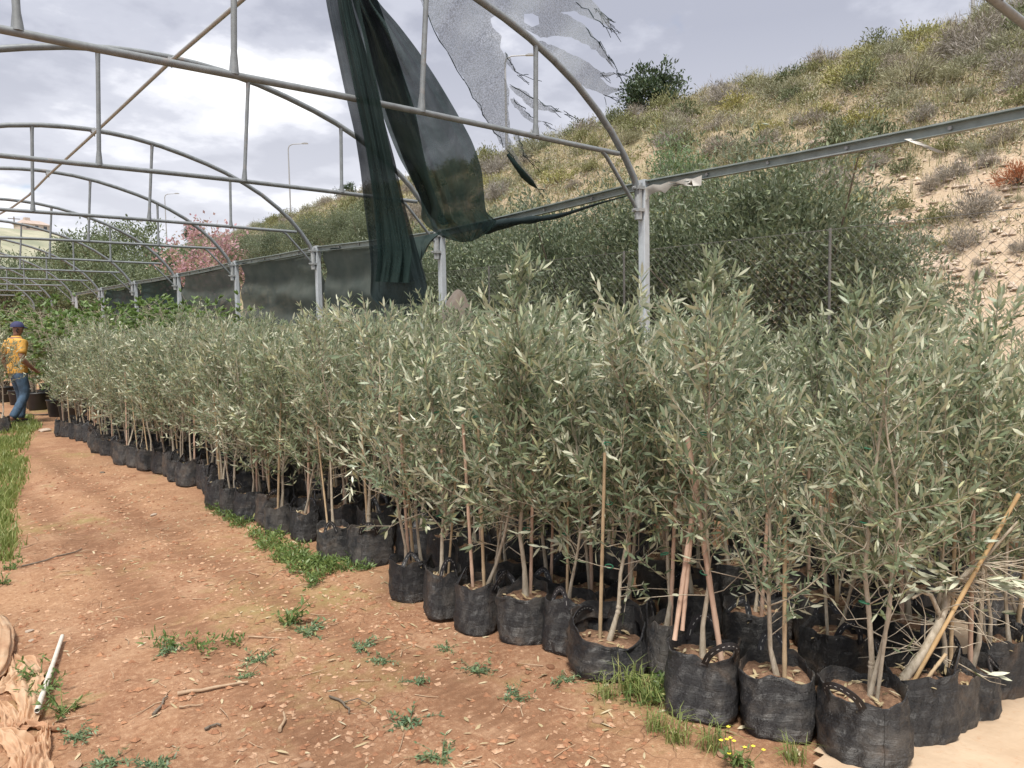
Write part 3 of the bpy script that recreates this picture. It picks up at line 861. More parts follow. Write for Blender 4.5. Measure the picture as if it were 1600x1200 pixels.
# ------------------------------------------------------------------ hill: bushes, grass, stones, trees, lamps
def proj(p):
    q = RC.T @ (np.asarray(p, float) - CP)
    return 800 + FPX * q[0] / -q[2], 600 - FPX * q[1] / -q[2], -q[2]
def hill_hit(px, py, dmax=140):
    r = ray(px, py); d = np.arange(8, dmax, .05)
    P = CP + r * d[:, None]
    below = P[:, 2] < hill_z(P[:, 0], P[:, 1])
    k = int(np.argmax(below)) if below.any() else None
    return None if k is None else P[k]
def rand_dirs(rs, n, up=0.0):
    v = rs.normal(0, 1, (n, 3)); v[:, 2] += up; return unit(v)
def bush_mesh(name, mat, twig, n, rs, card=(.07, .03), flat=.62, spiky=False):
    """dome of radiating twigs with small leaves, about 1 m across"""
    mb = MB(); 
    nt = 26
    dirs = unit(np.stack([rs.normal(0, 1, nt), rs.normal(0, 1, nt), np.abs(rs.normal(.55, .5, nt))], 1))
    lobes = rs.uniform(.78, 1.15, nt)
    for d, L in zip(dirs, lobes):
        e = d * .45 * L * np.array([1, 1, flat * 1.5])
        mb.tube([(0, 0, 0), e * .5 + np.array([0, 0, .04]), e], [.012, .008, .003], 3, cap=False, mi=1)
    idx = rs.randint(0, nt, n); t = rs.uniform(.35, 1.08, n) ** .6
    P = dirs[idx] * (t * lobes[idx] * .46)[:, None] + rs.normal(0, .075, (n, 3)); P[:, 2] = np.abs(P[:, 2]) * flat * 1.5
    d = unit(P * np.array([1, 1, .8]) + rs.normal(0, .35 if spiky else .28, (n, 3)) + np.array([0, 0, .25]))
    L = rs.uniform(.7, 1.3, n) * card[0] * (1.8 if spiky else 1); W = rs.uniform(.7, 1.2, n) * card[1] * (.45 if spiky else 1)
    mb.cards(P, d, rand_dirs(rs, n, .4), L, W)
    return mb.mesh(name, [mat, twig])
rb = np.random.RandomState(11)
KINDS = {
    'grey':   ([bush_mesh('scrub', MT['scrub_grey'], MT['bark_dark'], 1500, rb, spiky=True) for _ in range(2)], 'low grey twiggy scrub bush on the dry hillside'),
    'green':  ([bush_mesh('scrub', MT['scrub_green'], MT['bark_dark'], 1300, rb) for _ in range(2)], 'low olive green scrub bush on the dry hillside'),
    'sage':   ([bush_mesh('scrub', MT['scrub_sage'], MT['bark_dark'], 1300, rb, spiky=True) for _ in range(2)], 'low sage coloured scrub bush on the dry hillside'),
    'dark':   ([bush_mesh('scrub', MT['scrub_dark'], MT['bark_dark'], 1300, rb) for _ in range(2)], 'low dark green scrub bush on the dry hillside'),
    'yellow': ([bush_mesh('scrub', MT['scrub_yellow'], MT['bark_dark'], 1300, rb) for _ in range(1)], 'low yellowish green scrub bush on the dry hillside'),
    'rust':   ([bush_mesh('scrub', MT['scrub_rust'], MT['bark_dark'], 1300, rb, spiky=True)], 'rust red dry bush near the right edge of the slope'),
}
def put_bush(kind, p, size, label=None, hs=1.0):
    ms, lab = KINDS[kind]
    o = obj('scrub_bush', random.choice(ms), None, (p[0], p[1], float(hill_z(p[0], p[1])) - .04 * size))
    o.rotation_euler = (0, 0, rb.uniform(0, 6.28)); o.scale = (size * rb.uniform(.9, 1.15), size * rb.uniform(.9, 1.15), size * hs * rb.uniform(.85, 1.15))
    tag(o, label or lab, 'bush', None if label else '%s scrub bushes on the hill' % kind)
    return o
random.seed(4)
placed = []
for px, py, r, kind in ((1405, 328, 27, 'green'), (1460, 352, 33, 'green'), (1520, 340, 42, 'grey'), (1430, 382, 24, 'grey'), (1472, 388, 20, 'yellow'), (1505, 392, 34, 'grey'),
                        (1455, 300, 24, 'grey'), (1490, 280, 30, 'grey'), (1585, 318, 16, 'sage'), (1597, 395, 22, 'grey'), (1528, 415, 11, 'grey'), (1525, 245, 30, 'sage'), (1480, 235, 26, 'green'),
                        (1570, 225, 28, 'grey'), (1415, 272, 26, 'dark'), (1370, 262, 22, 'grey'), (1290, 258, 24, 'dark'), (1545, 262, 24, 'grey'), (1350, 312, 16, 'sage'), (1535, 440, 22, 'grey'),
                        (1385, 305, 15, 'grey'), (1230, 262, 22, 'grey'), (1330, 268, 22, 'yellow'), (1125, 240, 34, 'grey'), (1070, 235, 30, 'dark'), (1200, 228, 26, 'grey'), (1590, 165, 30, 'green'), (1440, 190, 30, 'grey'), (1500, 160, 34, 'sage')):
    p = hill_hit(px, py)
    if p is None: continue
    d = proj(p)[2]; put_bush(kind, p, 2 * r * d / FPX * .85, hs=1.2); placed.append((p[0], p[1], r * d / FPX))
p = hill_hit(1592, 290); put_bush('rust', p, .85, 'rust red dry bush on the slope at the right edge', 1.2); placed.append((p[0], p[1], .4))
cnt = 0
for _ in range(6000):
    if cnt >= 262: break
    y = math.exp(rb.uniform(math.log(3.0), math.log(95))) - 1.5; x = rb.uniform(11.5, 32.3)
    z = float(hill_z(x, y)); px, py, d = proj((x, y, z))
    if not (250 < px < 1640 and py < 440 and d > 8): continue
    if px > 1330 and py > 215 + (1600 - px) * .12 and rb.rand() < .93: continue
    s = rb.uniform(.75, 1.7) * (1 + .35 * (d > 40))
    if any(math.hypot(x - a, y - b) < (r + s * .4) * .7 for a, b, r in placed): continue
    k = rb.choice(['grey', 'green', 'sage', 'dark', 'yellow'], p=[.30, .23, .27, .10, .10])
    put_bush(k, (x, y), s, hs=1.15); placed.append((x, y, s * .5)); cnt += 1

def blades(mb, base, n, h, wd, spread, rs, mi=0):
    """n blades around each base point"""
    m = len(base); B = np.repeat(base, n, 0) + np.concatenate([rs.normal(0, spread * .35, (m * n, 2)), np.zeros((m * n, 1))], 1)
    H = np.repeat(h, n) * rs.uniform(.5, 1.15, m * n); W = np.repeat(np.broadcast_to(wd, m), n)
    lean = rs.normal(0, .38, (m * n, 2)); s = np.concatenate([unit(rs.normal(0, 1, (m * n, 2))), np.zeros((m * n, 1))], 1)
    mid = B + np.concatenate([lean * H[:, None] * .35, H[:, None] * .55], 1); tip = B + np.concatenate([lean * H[:, None] * 1.0, H[:, None]], 1)
    V = np.stack([B - s * W[:, None] * .5, B + s * W[:, None] * .5, mid + s * W[:, None] * .38, mid - s * W[:, None] * .38, tip], 1)
    base0 = mb.n; N = m * n; o = (np.arange(N) * 5)[:, None]
    mb.v.append(V.reshape(-1, 3)); mb.n += N * 5
    mb.f.append((o + np.array([[0, 1, 2, 3]]) + base0, mi, False)); mb.f.append((o + np.array([[3, 2, 4]]) + base0, mi, False))
def hill_points(n, rs, xr=(10.5, 32.8)):
    out = []
    while len(out) < n:
        y = np.exp(rs.uniform(math.log(3.0), math.log(100), 4000)) - 2.0; x = rs.uniform(*xr, 4000); z = hill_z(x, y)
        q = (np.stack([x, y, z], 1) - CP) @ RC
        px = 800 + FPX * q[:, 0] / -q[:, 2]; py = 600 - FPX * q[:, 1] / -q[:, 2]
        ok = (px > 230) & (px < 1650) & (py < 470) & (-q[:, 2] > 8)
        bare = (px > 1320) & (py > 230 + (1600 - px) * .1)
        ok &= ~bare | (rs.rand(4000) < .10)
        ok &= (fbm(x * .5, y * .5, 81, 3) + .25 + rs.uniform(-.2, .2, 4000) > 0) | (rs.rand(4000) < .3)
        out += list(np.stack([x, y, z - .02, -q[:, 2]], 1)[ok])
    return np.array(out[:n])
rg = np.random.RandomState(17)
for nm, mat, n, hh_ in (('dry_grass', 'straw', 6200, (.16, .42)), ('green_grass', 'hill_grass', 6500, (.14, .36))):
    H = hill_points(n, rg); mb = MB()
    blades(mb, H[:, :3], 9, rg.uniform(*hh_, n), .010 + H[:, 3] * .00042, .3, rg)
    if nm == 'dry_grass':
        yy = np.exp(rg.uniform(math.log(4), math.log(90), 900)) - 2; xx = rg.uniform(30.6, 33.2, 900)
        blades(mb, np.stack([xx, yy, hill_z(xx, yy) - .02], 1), 8, rg.uniform(.35, .85, 900), .012 + np.hypot(xx, yy) * .0003, .35, rg)
    mb.build(nm, MT[mat], kind='stuff')

def ico_mesh(name, mat, seed, sub=1, sq=(1, 1, .65)):
    import bmesh
    bm = bmesh.new(); bmesh.ops.create_icosphere(bm, subdivisions=sub + 1, radius=.5)
    r = np.random.RandomState(seed); k = r.normal(0, 1, (6, 3)); o = r.uniform(0, 6, 6)
    for v in bm.verts:
        c = np.array(v.co); f = 1 + .13 * sum(math.sin(np.dot(k[i], c) * 5 + o[i]) for i in range(4)) * .5
        pl = [np.dot(unit(k[i]), c) for i in range(6)]
        c = c * f
        for i in range(6):
            u = unit(k[i]); e = np.dot(u, c)
            if e > .36: c = c - u * (e - .36) * .85
        v.co = c * np.array(sq)
    me = bpy.data.meshes.new(name); bm.to_mesh(me); bm.free(); me.materials.append(mat)
    return me
STONES = [ico_mesh('stone', MT['stone'], 100 + i) for i in range(5)]
rt = np.random.RandomState(23)
n = 0
spots = []
while n < 46:
    px = rt.uniform(1395, 1490); py = rt.uniform(376, 432)
    if ((px - 1440) / 48) ** 2 + ((py - 404) / 28) ** 2 > 1: continue
    p = hill_hit(px, py)
    s = rt.uniform(.14, .32)
    if p is None or any(math.hypot(p[0] - a, p[1] - b) < (s + c) * .36 for a, b, c in spots): n += .02; continue
    spots.append((p[0], p[1], s)); n += 1
    o = obj('rubble_stone', STONES[rt.randint(5)], None, (p[0], p[1], float(hill_z(p[0], p[1])) + s * .12)); o.scale = (s, s * rt.uniform(.75, 1.2), s * rt.uniform(.8, 1.1)); o.rotation_euler = (rt.uniform(-.3, .3), rt.uniform(-.3, .3), rt.uniform(0, 6))
    tag(o, 'pale limestone block in the rubble heap on the bare slope', 'stone', 'rubble heap stones')
for i in range(110):
    px = rt.uniform(1330, 1610); py = rt.uniform(240, 470); p = hill_hit(px, py)
    if p is None: continue
    s = rt.uniform(.06, .2)
    o = obj('slope_stone', STONES[rt.randint(5)], None, (p[0], p[1], float(hill_z(p[0], p[1])) + s * .05)); o.scale = (s * 1.3, s, s * .7); o.rotation_euler = (0, 0, rt.uniform(0, 6))
    tag(o, 'small loose stone scattered on the bare tan slope', 'stone', 'loose stones on the bare slope')
rs_ = np.random.RandomState(77); N_ = 2600
yy = rs_.uniform(1.2, 9.5, N_); xx = rs_.uniform(11.0, 23, N_); kk_ = (fbm(xx * .6, yy * .6, 91, 3) + rs_.uniform(-.3, .45, N_)) > 0; yy, xx = yy[kk_], xx[kk_]; N_ = len(xx); ss = .02 + .085 * rs_.rand(N_) ** 3
oc = np.array([(1, 0, 0), (0, 1, 0), (-1, 0, 0), (0, -1, 0), (0, 0, .8), (0, 0, -.5)], float); of_ = np.array([(0, 1, 4), (1, 2, 4), (2, 3, 4), (3, 0, 4), (1, 0, 5), (2, 1, 5), (3, 2, 5), (0, 3, 5)])
Vs = oc[None] * (1 + rs_.normal(0, .25, (N_, 6, 3))) * ss[:, None, None] + np.stack([xx, yy, hill_z(xx, yy) + ss * .1], 1)[:, None]
mb = MB(); mb.add(Vs.reshape(-1, 3), ((np.arange(N_) * 6)[:, None, None] + of_).reshape(-1, 3), 0, False); mb.build('rubble', MT['stone'], kind='stuff')
p = hill_hit(1290, 232); o = obj('boulder', STONES[1], None, (p[0], p[1], float(hill_z(p[0], p[1])) + .12)); o.scale = (.85, .95, .7); tag(o, 'pale rounded boulder on the slope just above the channel beam', 'boulder')
for px, py, s, lab in ((1400, 355, 1.1, 'flat pale rock ledge on the slope left of the rubble heap'), (1545, 255, .7, 'flat tan rock slab high on the bare slope'), (1275, 205, .6, 'small tan rock among scrub above the boulder')):
    p = hill_hit(px, py); o = obj('rock', STONES[2], None, (p[0], p[1], float(hill_z(p[0], p[1])) + .03)); o.scale = (s * .8, s, s * .45); tag(o, lab, 'rock')
c = at_depth(716, 486, 9.6); o = obj('boulder', ico_mesh('boulder', MT['stone'], 77, 2, (.7, .8, 1.25)), None, (c[0], c[1], c[2] - .15)); o.scale = (.62, .62, .75); tag(o, 'tall pinkish boulder behind the fence beside the third square post', 'boulder')

# low cushions of scrub and leaf mats that cover most of the hill
for nm, mat, n, sd in (('low_scrub', 'scrub_sage', 46000, 3), ('low_scrub', 'scrub_grey', 36000, 4), ('low_scrub', 'scrub_green', 44000, 5)):
    rs_ = np.random.RandomState(60 + sd); C_ = hill_points(n // 22, rs_); i_ = rs_.randint(0, len(C_), n); sp_ = rs_.uniform(.10, .34, len(C_))[i_]
    off = rs_.normal(0, 1, (n, 2)) * sp_[:, None]; P_ = C_[i_, :3].copy(); P_[:, :2] += off
    hgt = np.maximum(0, 1 - (np.hypot(off[:, 0], off[:, 1]) / (sp_ * 2.2)) ** 2) * sp_ * 1.25
    P_[:, 2] = hill_z(P_[:, 0], P_[:, 1]) + hgt * rs_.uniform(.35, 1.0, n); d_ = C_[i_, 3]
    mb = MB(); mb.cards(P_, unit(np.concatenate([off * 1.2, np.full((n, 1), .3)], 1) + rs_.normal(0, .35, (n, 3))), rand_dirs(rs_, n, .4), (.07 + d_ * .0014) * rs_.uniform(.6, 1.4, n), .02 + d_ * .0008)
    mb.build(nm, MT[mat], kind='stuff')

# trees behind the fence and far away
def crown_mesh(name, mat, n, nclump, rad, card, rs, zc, clump_r=.3, inner=.45):
    mb = MB()
    d = rand_dirs(rs, nclump, .25); t = rs.uniform(inner, 1.0, nclump) ** .7
    ctr = d * t[:, None] * np.array(rad) * (1 + .16 * rs.normal(0, 1, (nclump, 1))) + np.array([0, 0, zc])
    siz = rs.uniform(.6, 1.35, nclump) * clump_r
    i = rs.randint(0, nclump, n)
    P = ctr[i] + rs.normal(0, .55, (n, 3)) * siz[i][:, None] * np.array([1, 1, .85])
    P[:, 2] = np.maximum(P[:, 2], .15)
    out = unit(P - np.array([0, 0, zc]))
    D = unit(out * .5 + rs.normal(0, .55, (n, 3)) + np.array([0, 0, .35])); N = unit(rs.normal(0, .6, (n, 3)) + np.array([0, 0, .8]))
    mb.cards(P, D, N, rs.uniform(.7, 1.3, n) * card[0], rs.uniform(.75, 1.25, n) * card[1])
    return mb.mesh(name, mat), ctr
def trunk_mesh(name, mat, ctr, rs, r0, nl=22, multi=3, zsplit=.5):
    mb = MB(); pick = ctr[rs.permutation(len(ctr))[:nl]]
    for k in range(multi):
        a = 6.28 * k / multi + rs.uniform(0, 1); b = np.array([math.cos(a), math.sin(a), 0]) * r0 * 1.6 * (multi > 1)
        s = b * 3 + np.array([0, 0, zsplit])
        mb.tube([b * .6 + np.array([0, 0, -.2]), (b + s) / 2, s], [r0, r0 * .85, r0 * .75], 7)
        for c in pick[k::multi]:
            m_ = s + (c - s) * .5 + rs.normal(0, .06, 3) * np.linalg.norm(c - s); m_[2] -= .05
            mb.tube([s, m_, c], [r0 * .6, r0 * .32, r0 * .1], 5, cap=False)
    return mb.mesh(name, mat)
rt = np.random.RandomState(31)
def tree_kind(leaf, n, ncl, rad, card, zc, r0, clump_r, inner=.45, multi=3, zs=.5, bark='bark_dark'):
    cm, ctr = crown_mesh('crown', MT[leaf], n, ncl, rad, card, rt, zc, clump_r, inner)
    return cm, trunk_mesh('trunk', MT[bark], ctr, rt, r0, 24, multi, zs)
OL = [tree_kind('bush_leaf', 36000, 230, (1.65, 1.65, 1.5), (.078, .028), 1.72, .07, .32, .3) for _ in range(3)]
def put_tree(nm, kind, p, rz, sc, label, cat='tree', group=None, zs=None):
    t = thing(nm, label, cat, p, rz, group); t.scale = (sc, sc, zs or sc)
    obj('crown', kind[0], t); obj('trunk', kind[1], t); return t
for i, (x, y, s, zs, lab) in enumerate(((9.3, 5.5, 1.05, 1.10, 'broad dense olive tree behind the fence, right of the second square post'), (10.0, 4.62, .62, .84, 'smaller dense olive bush at the right end of the fence trees'),
        (8.85, 7.0, .95, 1.04, 'dense olive tree behind the fence, between the second and third posts'), (8.5, 8.7, .92, 1.0, 'dense dark olive tree behind the bunched net foot'),
        (8.7, 10.6, .92, 1.02, 'dense olive tree half hidden by the hanging dark strip'), (8.9, 12.9, .95, 1.0, 'olive tree behind the side net of the third bay'), (9.2, 15.6, 1.0, 1.0, 'olive tree behind the side net of the fourth bay'))):
    put_tree('olive_tree', OL[i % 3], (x, y, 0.0), i * 1.9, s, lab, 'tree', 'olive trees behind the fence', zs)
SP = tree_kind('weed_grey', 3200, 60, (.8, .8, 1.0), (.10, .028), 1.9, .03, .26)
for px, py, d, s, lab in ((1062, 262, 13.5, 1.0, 'pale green leafy young tree rising behind the olive trees, beside the second post'), (1228, 300, 12.2, .62, 'pale green sprout rising over the broad olive tree'), (1160, 300, 12.0, .5, 'small pale green sprout left of the taller sprout')):
    c = at_depth(px, py, d); g = float(max(0, hill_z(c[0], c[1]))); sc = s
    put_tree('young_tree', SP, (c[0], c[1], max(g, c[2] - 2.4 * sc)), px, sc, lab, 'tree')
for i, (px, py, d, s) in enumerate(((430, 400, 30, .72), (500, 380, 27, .7), (545, 372, 26, .66), (390, 405, 34, .75), (455, 375, 36, .6), (585, 385, 21, .66))):
    c = at_depth(px, py, d)
    put_tree('hill_olive', OL[i % 3], (c[0], c[1], max(0, c[2] - 1.9 * s)), i * 2.2, s, ['round olive tree at the hill foot left of the hanging net', 'olive tree on the lower slope above the fourth post', 'green olive tree on the slope close to the hanging strip',
        'olive tree at the hill foot beside the pink blossom', 'small olive tree higher on the far slope', 'olive tree low behind the hanging net strip'][i], 'tree')
JT = tree_kind('pink', 2600, 60, (1.35, 1.35, 1.3), (.11, .07), 3.0, .06, .3, .2, 3, 1.4)
c = at_depth(322, 405, 30); put_tree('blossom_tree', JT, (c[0], c[1], .15), 0, 1.3, 'pink blossoming tree beyond the side nets', 'tree')
c = at_depth(205, 428, 38); put_tree('blossom_tree', JT, (c[0], c[1], -.1), 2, .85, 'distant small pink blossoming tree left of the larger one', 'tree')
FT = [tree_kind('tree_leaf', 7000, 90, (2.9, 2.9, 2.4), (.24, .10), 4.2, .14, .62, .3, 2, 1.6) for _ in range(2)]
for i, (px, top, d, s, lab) in enumerate(((150, 352, 55, 1.05, 'tall feathery tree at the middle of the far tree clump'), (205, 345, 52, 1.0, 'feathery tall tree at the right of the far tree clump'), (110, 375, 60, 1.0, 'broad tree left in the far tree clump'),
        (55, 395, 58, 1.0, 'low broad tree below the hilltop house'), (10, 400, 55, .95, 'broad tree at the left edge beyond the trusses'), (248, 382, 50, .85, 'rounded tree between the tall clump and the street lamps'), (290, 400, 46, .7, 'low tree left of the pink blossom'), (180, 400, 44, .75, 'low tree in front of the far clump'), (90, 420, 42, .7, 'low dense tree behind the leafy green plants'), (255, 420, 40, .65, 'low green tree left of the blossom and behind the side nets'))):
    c = at_depth(px, top, d); H = 6.9 * s
    put_tree('distant_tree', FT[i % 2], (c[0], c[1], c[2] - H), i * 1.7, s, lab, 'tree')
RTk = tree_kind('ridge_leaf', 5200, 60, (1.25, 1.25, 1.15), (.17, .075), 1.75, .07, .34, .2, 2, .5)
p = hill_hit(1016, 196); q = at_depth(1018, 190, 40); put_tree('lone_tree', RTk, (q[0], q[1], float(hill_z(q[0], q[1])) - .95), 0.5, 1.28, 'lone dark green tree standing on the hill ridge', 'tree')
q = at_depth(303, 385, 95); put_tree('lone_tree', RTk, (q[0], q[1], q[2] - .6), 1.5, 1.1, 'small dark tree at the far low end of the ridge', 'tree')
q = at_depth(545, 305, 66); put_tree('ridge_shrub', RTk, (q[0], q[1], q[2] - 1.6), 2.5, .85, 'dark shrub on the ridge left of the hanging net', 'bush')

def lamp(px, py, label):
    r = ray(px, py); d = 36.0 / r[0]; top = CP + r * d
    zb = float(hill_z(36, top[1])) - .1; H = top[2] - zb
    t = thing('street_lamp', label, 'street lamp', (36.0, top[1], zb), 0, 'street lamps along the hilltop road')
    mb = MB(); mb.tube([(0, 0, 0), (0, 0, H * .5), (0, 0, H - .5)], [.10, .08, .06], 8); mb.build('pole', MT['lamp'], t)
    mb = MB(); mb.tube([(0, 0, H - .5), (.08, -.07, H - .2), (.35, -.3, H - .03), (1.1, -.96, H)], [.06, .055, .045, .04], 8); mb.build('lamp_arm', MT['lamp'], t)
    mb = MB(); a = math.atan2(-.657, .754); R = np.array([[math.cos(a), -math.sin(a), 0], [math.sin(a), math.cos(a), 0], [0, 0, 1]])
    for k, (l, w_, h) in enumerate(((.62, .26, .07), (.36, .2, .07))):
        mb.box((1.32, -1.15, H + .01 + .055 * k), (l, w_, h), R)
    mb.build('lamp_head', MT['lamp'], t)
lamp(450, 225, 'tall street lamp on the hilltop road right of the far arches')
lamp(257, 303, 'more distant street lamp beyond the far arches')
lamp(203, 347, 'most distant street lamp, low among the tree tops')
lamp(789, 87, 'street lamp seen through the torn pale net')
for px, lab, r_ in ((1520, 'grey roadside pole on the ridge near the top right corner', .09), (1575, 'second roadside pole on the ridge, at the top right corner', .07)):
    c = ray(px, 10); d = 36 / c[0]; c = CP + c * d; zb = float(hill_z(36, c[1]))
    t = thing('roadside_pole', lab, 'pole', (36, c[1], zb - .2)); mb = MB(); mb.tube([(0, 0, 0), (0, 0, 4), (0, 0, 8)], [r_, r_ * .85, r_ * .7], 8); mb.build('pole', MT['lamp'], t)
    mb = MB(); mb.box((0, 0, .25), (.3, .3, .3)); mb.build('base', MT['lamp'], t)
# hilltop house far on the left
hb = at_depth(50, 352, 190); hz0 = float(far_z(hb[0], hb[1]))
t = thing('hilltop_house', 'pale house with reddish roof on the far hill at the left', 'house', (hb[0], hb[1], hb[2] - 1.7), .3)
HH = 2.4
mw = plain('house wall', (.50, .42, .36), .8, nscale=.5, namp=.1); mr = plain('house roof', (.38, .31, .27), .8, nscale=1, namp=.15); mg = plain('window glass', (.05, .06, .07), .15)
mb = MB(); t.scale = (.72, .72, .72); mb.box((0, 0, HH / 2), (9, 6, HH)); mb.build('wall', mw, t)
mb = MB(); mb.add([(-4.9, -3.4, HH), (4.9, -3.4, HH), (4.9, 3.4, HH), (-4.9, 3.4, HH), (-3, 0, HH + 1.6), (3, 0, HH + 1.6)], [(0, 1, 5, 4), (2, 3, 4, 5), (1, 2, 5), (3, 0, 4), (3, 2, 1, 0)], 0, False); r_ = mb.build('roof', mr, t)
mb = MB(); mb.box((-1.5, .3, HH + 1.5), (1.6, 1.4, 1.8)); mb.build('chimney', mw, r_)
for k in (-2.8, 0, 2.8):
    mb = MB(); mb.box((k, -3.02, HH - 1.0), (1.1, .08, 1.1)); mb.build('window', mg, t)
hb = at_depth(22, 345, 190)
t = thing('utility_pole', 'distant utility pole with cross arms on the far hill', 'utility pole', (hb[0], hb[1], hb[2] - 9))
mb = MB(); mb.tube([(0, 0, 0), (0, 0, 10)], .14, 6); mb.build('pole', MT['bark_dark'], t)
for z in (8.6, 9.5):
    mb = MB(); mb.box((0, 0, z), (2.6, .16, .16)); mb.build('cross_arm', MT['bark_dark'], t)
# ------------------------------------------------------------------ potted olive trees
def bag_meshes(seed, dip=0.0, sq=.25):
    """unit bag: radius .135, height .26; returns bag, soil, two handles"""
    rs = np.random.RandomState(seed); R0, H = .135, .26; n = 56
    a = np.arange(n) * 2 * np.pi / n
    ph = rs.uniform(0, 6.28, 8)
    def radius(a, t):
        s = 1 + sq * .16 * np.cos(4 * a + ph[0])
        s = s + .035 * np.sin(2 * a + ph[1]) + .03 * np.sin(3 * a + ph[2] + 2 * t)
        wr = .022 * np.sin(9 * a + ph[3] + 5 * t) * (.5 + abs(t - .5)) + .026 * np.sin(15 * a + ph[4] - 9 * t) + .032 * np.sin(22 * t + 2.0 * np.sin(a * 2 + ph[5]) + ph[6])
        cr_ = .042 * fbm(np.cos(a) * 2.6 + ph[7] * 3, np.sin(a) * 2.6 + t * 4.5, seed, 4)
        fold = .016 * (1 - np.abs(2 * vnoise(a * 1.9 + ph[2], np.full_like(a, t * 6 + ph[3]), seed + 9))) ** 3
        return s + wr * .7 + cr_ + fold
    rows = []
    top = H * (1 + .05 * np.sin(2 * a + ph[5]) + .035 * np.sin(5 * a + ph[6]) + .012 * np.sin(11 * a + ph[7])) - dip * .09 * np.clip(np.cos(a + 2.2), 0, 1) ** 1.0 + dip * .07 * np.clip(-np.cos(a + 2.2), 0, 1)
    prof = [(.0, .80), (.015, .93), (.06, .99), (.16, 1.035), (.26, 1.05), (.36, 1.05), (.46, 1.04), (.56, 1.03), (.66, 1.015), (.76, 1.0), (.85, .985), (.93, .97), (.975, .985), (1.0, .985)]
    for t, k in prof:
        r = R0 * k * radius(a, t)
        rows.append(np.stack([r * np.cos(a), r * np.sin(a), top * t], 1))
    r = R0 * .955 * radius(a, 1.0); rows.append(np.stack([r * np.cos(a), r * np.sin(a), top * 1.002], 1))
    r = R0 * .93 * radius(a, .9); rows.append(np.stack([r * np.cos(a), r * np.sin(a), top * .90], 1))
    r = R0 * .91 * radius(a, .8); rows.append(np.stack([r * np.cos(a), r * np.sin(a), top * .70], 1))
    mb = MB(); mb.grid(np.stack(rows), close=True); mb.add(rows[0], [tuple(range(n - 1, -1, -1))], 0, False)
    # seam rib down one side
    sa = rs.uniform(0, 6.28); tt = np.linspace(.05, .97, 10)
    ii = int(sa / 6.283 * n) % n
    pts = [rows[min(k, 13)][ii] * np.array([1.012, 1.012, 1]) for k in range(1, 13)]
    mb.tube(pts, .0012, 4, cap=False)
    bag = mb.mesh('grow_bag', MT['bag'])
    mb = MB(); zs = top.min() - .03 - .02 * dip
    rr_ = np.linspace(0, 1, 7); S = np.zeros((7, n, 3))
    for k, q in enumerate(rr_):
        rad = R0 * .94 * radius(a, .85) * q
        x, y = rad * np.cos(a), rad * np.sin(a)
        S[k] = np.stack([x, y, zs + .018 * (1 - q) + .014 * fbm(x * 30 + seed, y * 30, 5, 3) * 1.5], 1)
    mb.grid(S, close=True)
    m_ = 26; P = np.stack([*(rs.uniform(-.09, .09, (2, m_))), np.full(m_, zs + .02)], 1); D = rand_dirs(rs, m_) * np.array([1, 1, .2])
    mb.leaves(P, D, np.tile([0, 0, 1.0], (m_, 1)) + rs.normal(0, .4, (m_, 3)), .04, .010, .2, 1)
    soil = mb.mesh('soil', [MT['soil'], MT['litter']])
    hs = []
    for k in range(2):
        a0 = ph[0] * .25 + rs.uniform(-.4, .4) + math.pi * k + .4
        da = rs.uniform(.36, .5); hh = rs.uniform(.025, .09); lean = rs.uniform(-.05, .075)
        n_ = 13; t = np.linspace(0, 1, n_)
        ang = a0 + (t - .5) * 2 * da
        arch = np.sin(np.pi * t) ** .65
        rr2 = R0 * .965 - lean * arch
        C_ = np.stack([rr2 * np.cos(ang), rr2 * np.sin(ang), H * .90 + (hh + .02) * arch - dip * .02], 1)
        T = unit(np.gradient(C_, axis=0)); out = np.stack([np.cos(ang), np.sin(ang), 0 * ang], 1)
        B = unit(np.cross(T, out)); W = .0125
        O = unit(np.cross(B, T))
        G = np.stack([C_ + B * W + O * .002, C_ - B * W + O * .002, C_ - B * W - O * .002, C_ + B * W - O * .002], 1)
        mb = MB(); mb.grid(G, close=True, smooth=False)
        for s in range(9):           # white running stitch along the middle of the strap
            i0 = (s + .25) / 9 * (n_ - 1); i1 = (s + .68) / 9 * (n_ - 1)
            f = lambda A, x: A[int(x)] + (A[min(int(x) + 1, n_ - 1)] - A[int(x)]) * (x - int(x))
            for sg in (1, -1):
                p0, p1 = f(C_, i0) + f(O, i0) * .0032 * sg, f(C_, i1) + f(O, i1) * .0032 * sg; b_ = f(B, i0) * .0013
                mb.add([p0 - b_, p0 + b_, p1 + b_, p1 - b_], [(0, 1, 2, 3)], 1, False)
        hs.append(mb.mesh('handle', [MT['strap'], MT['stitch']]))
    return bag, soil, hs, zs
MT['litter'] = leaf_mat('dry fallen leaf', (.40, .33, .20), (.46, .41, .30), warm=(.5, .45, .34), trans=.1, rough=.7, warm_from=.5)
BAGS = [bag_meshes(200 + i, 0, .15 + .2 * (i % 3)) for i in range(6)]
BAG_DIP = bag_meshes(310, .7, .3)
SOILZ = .225

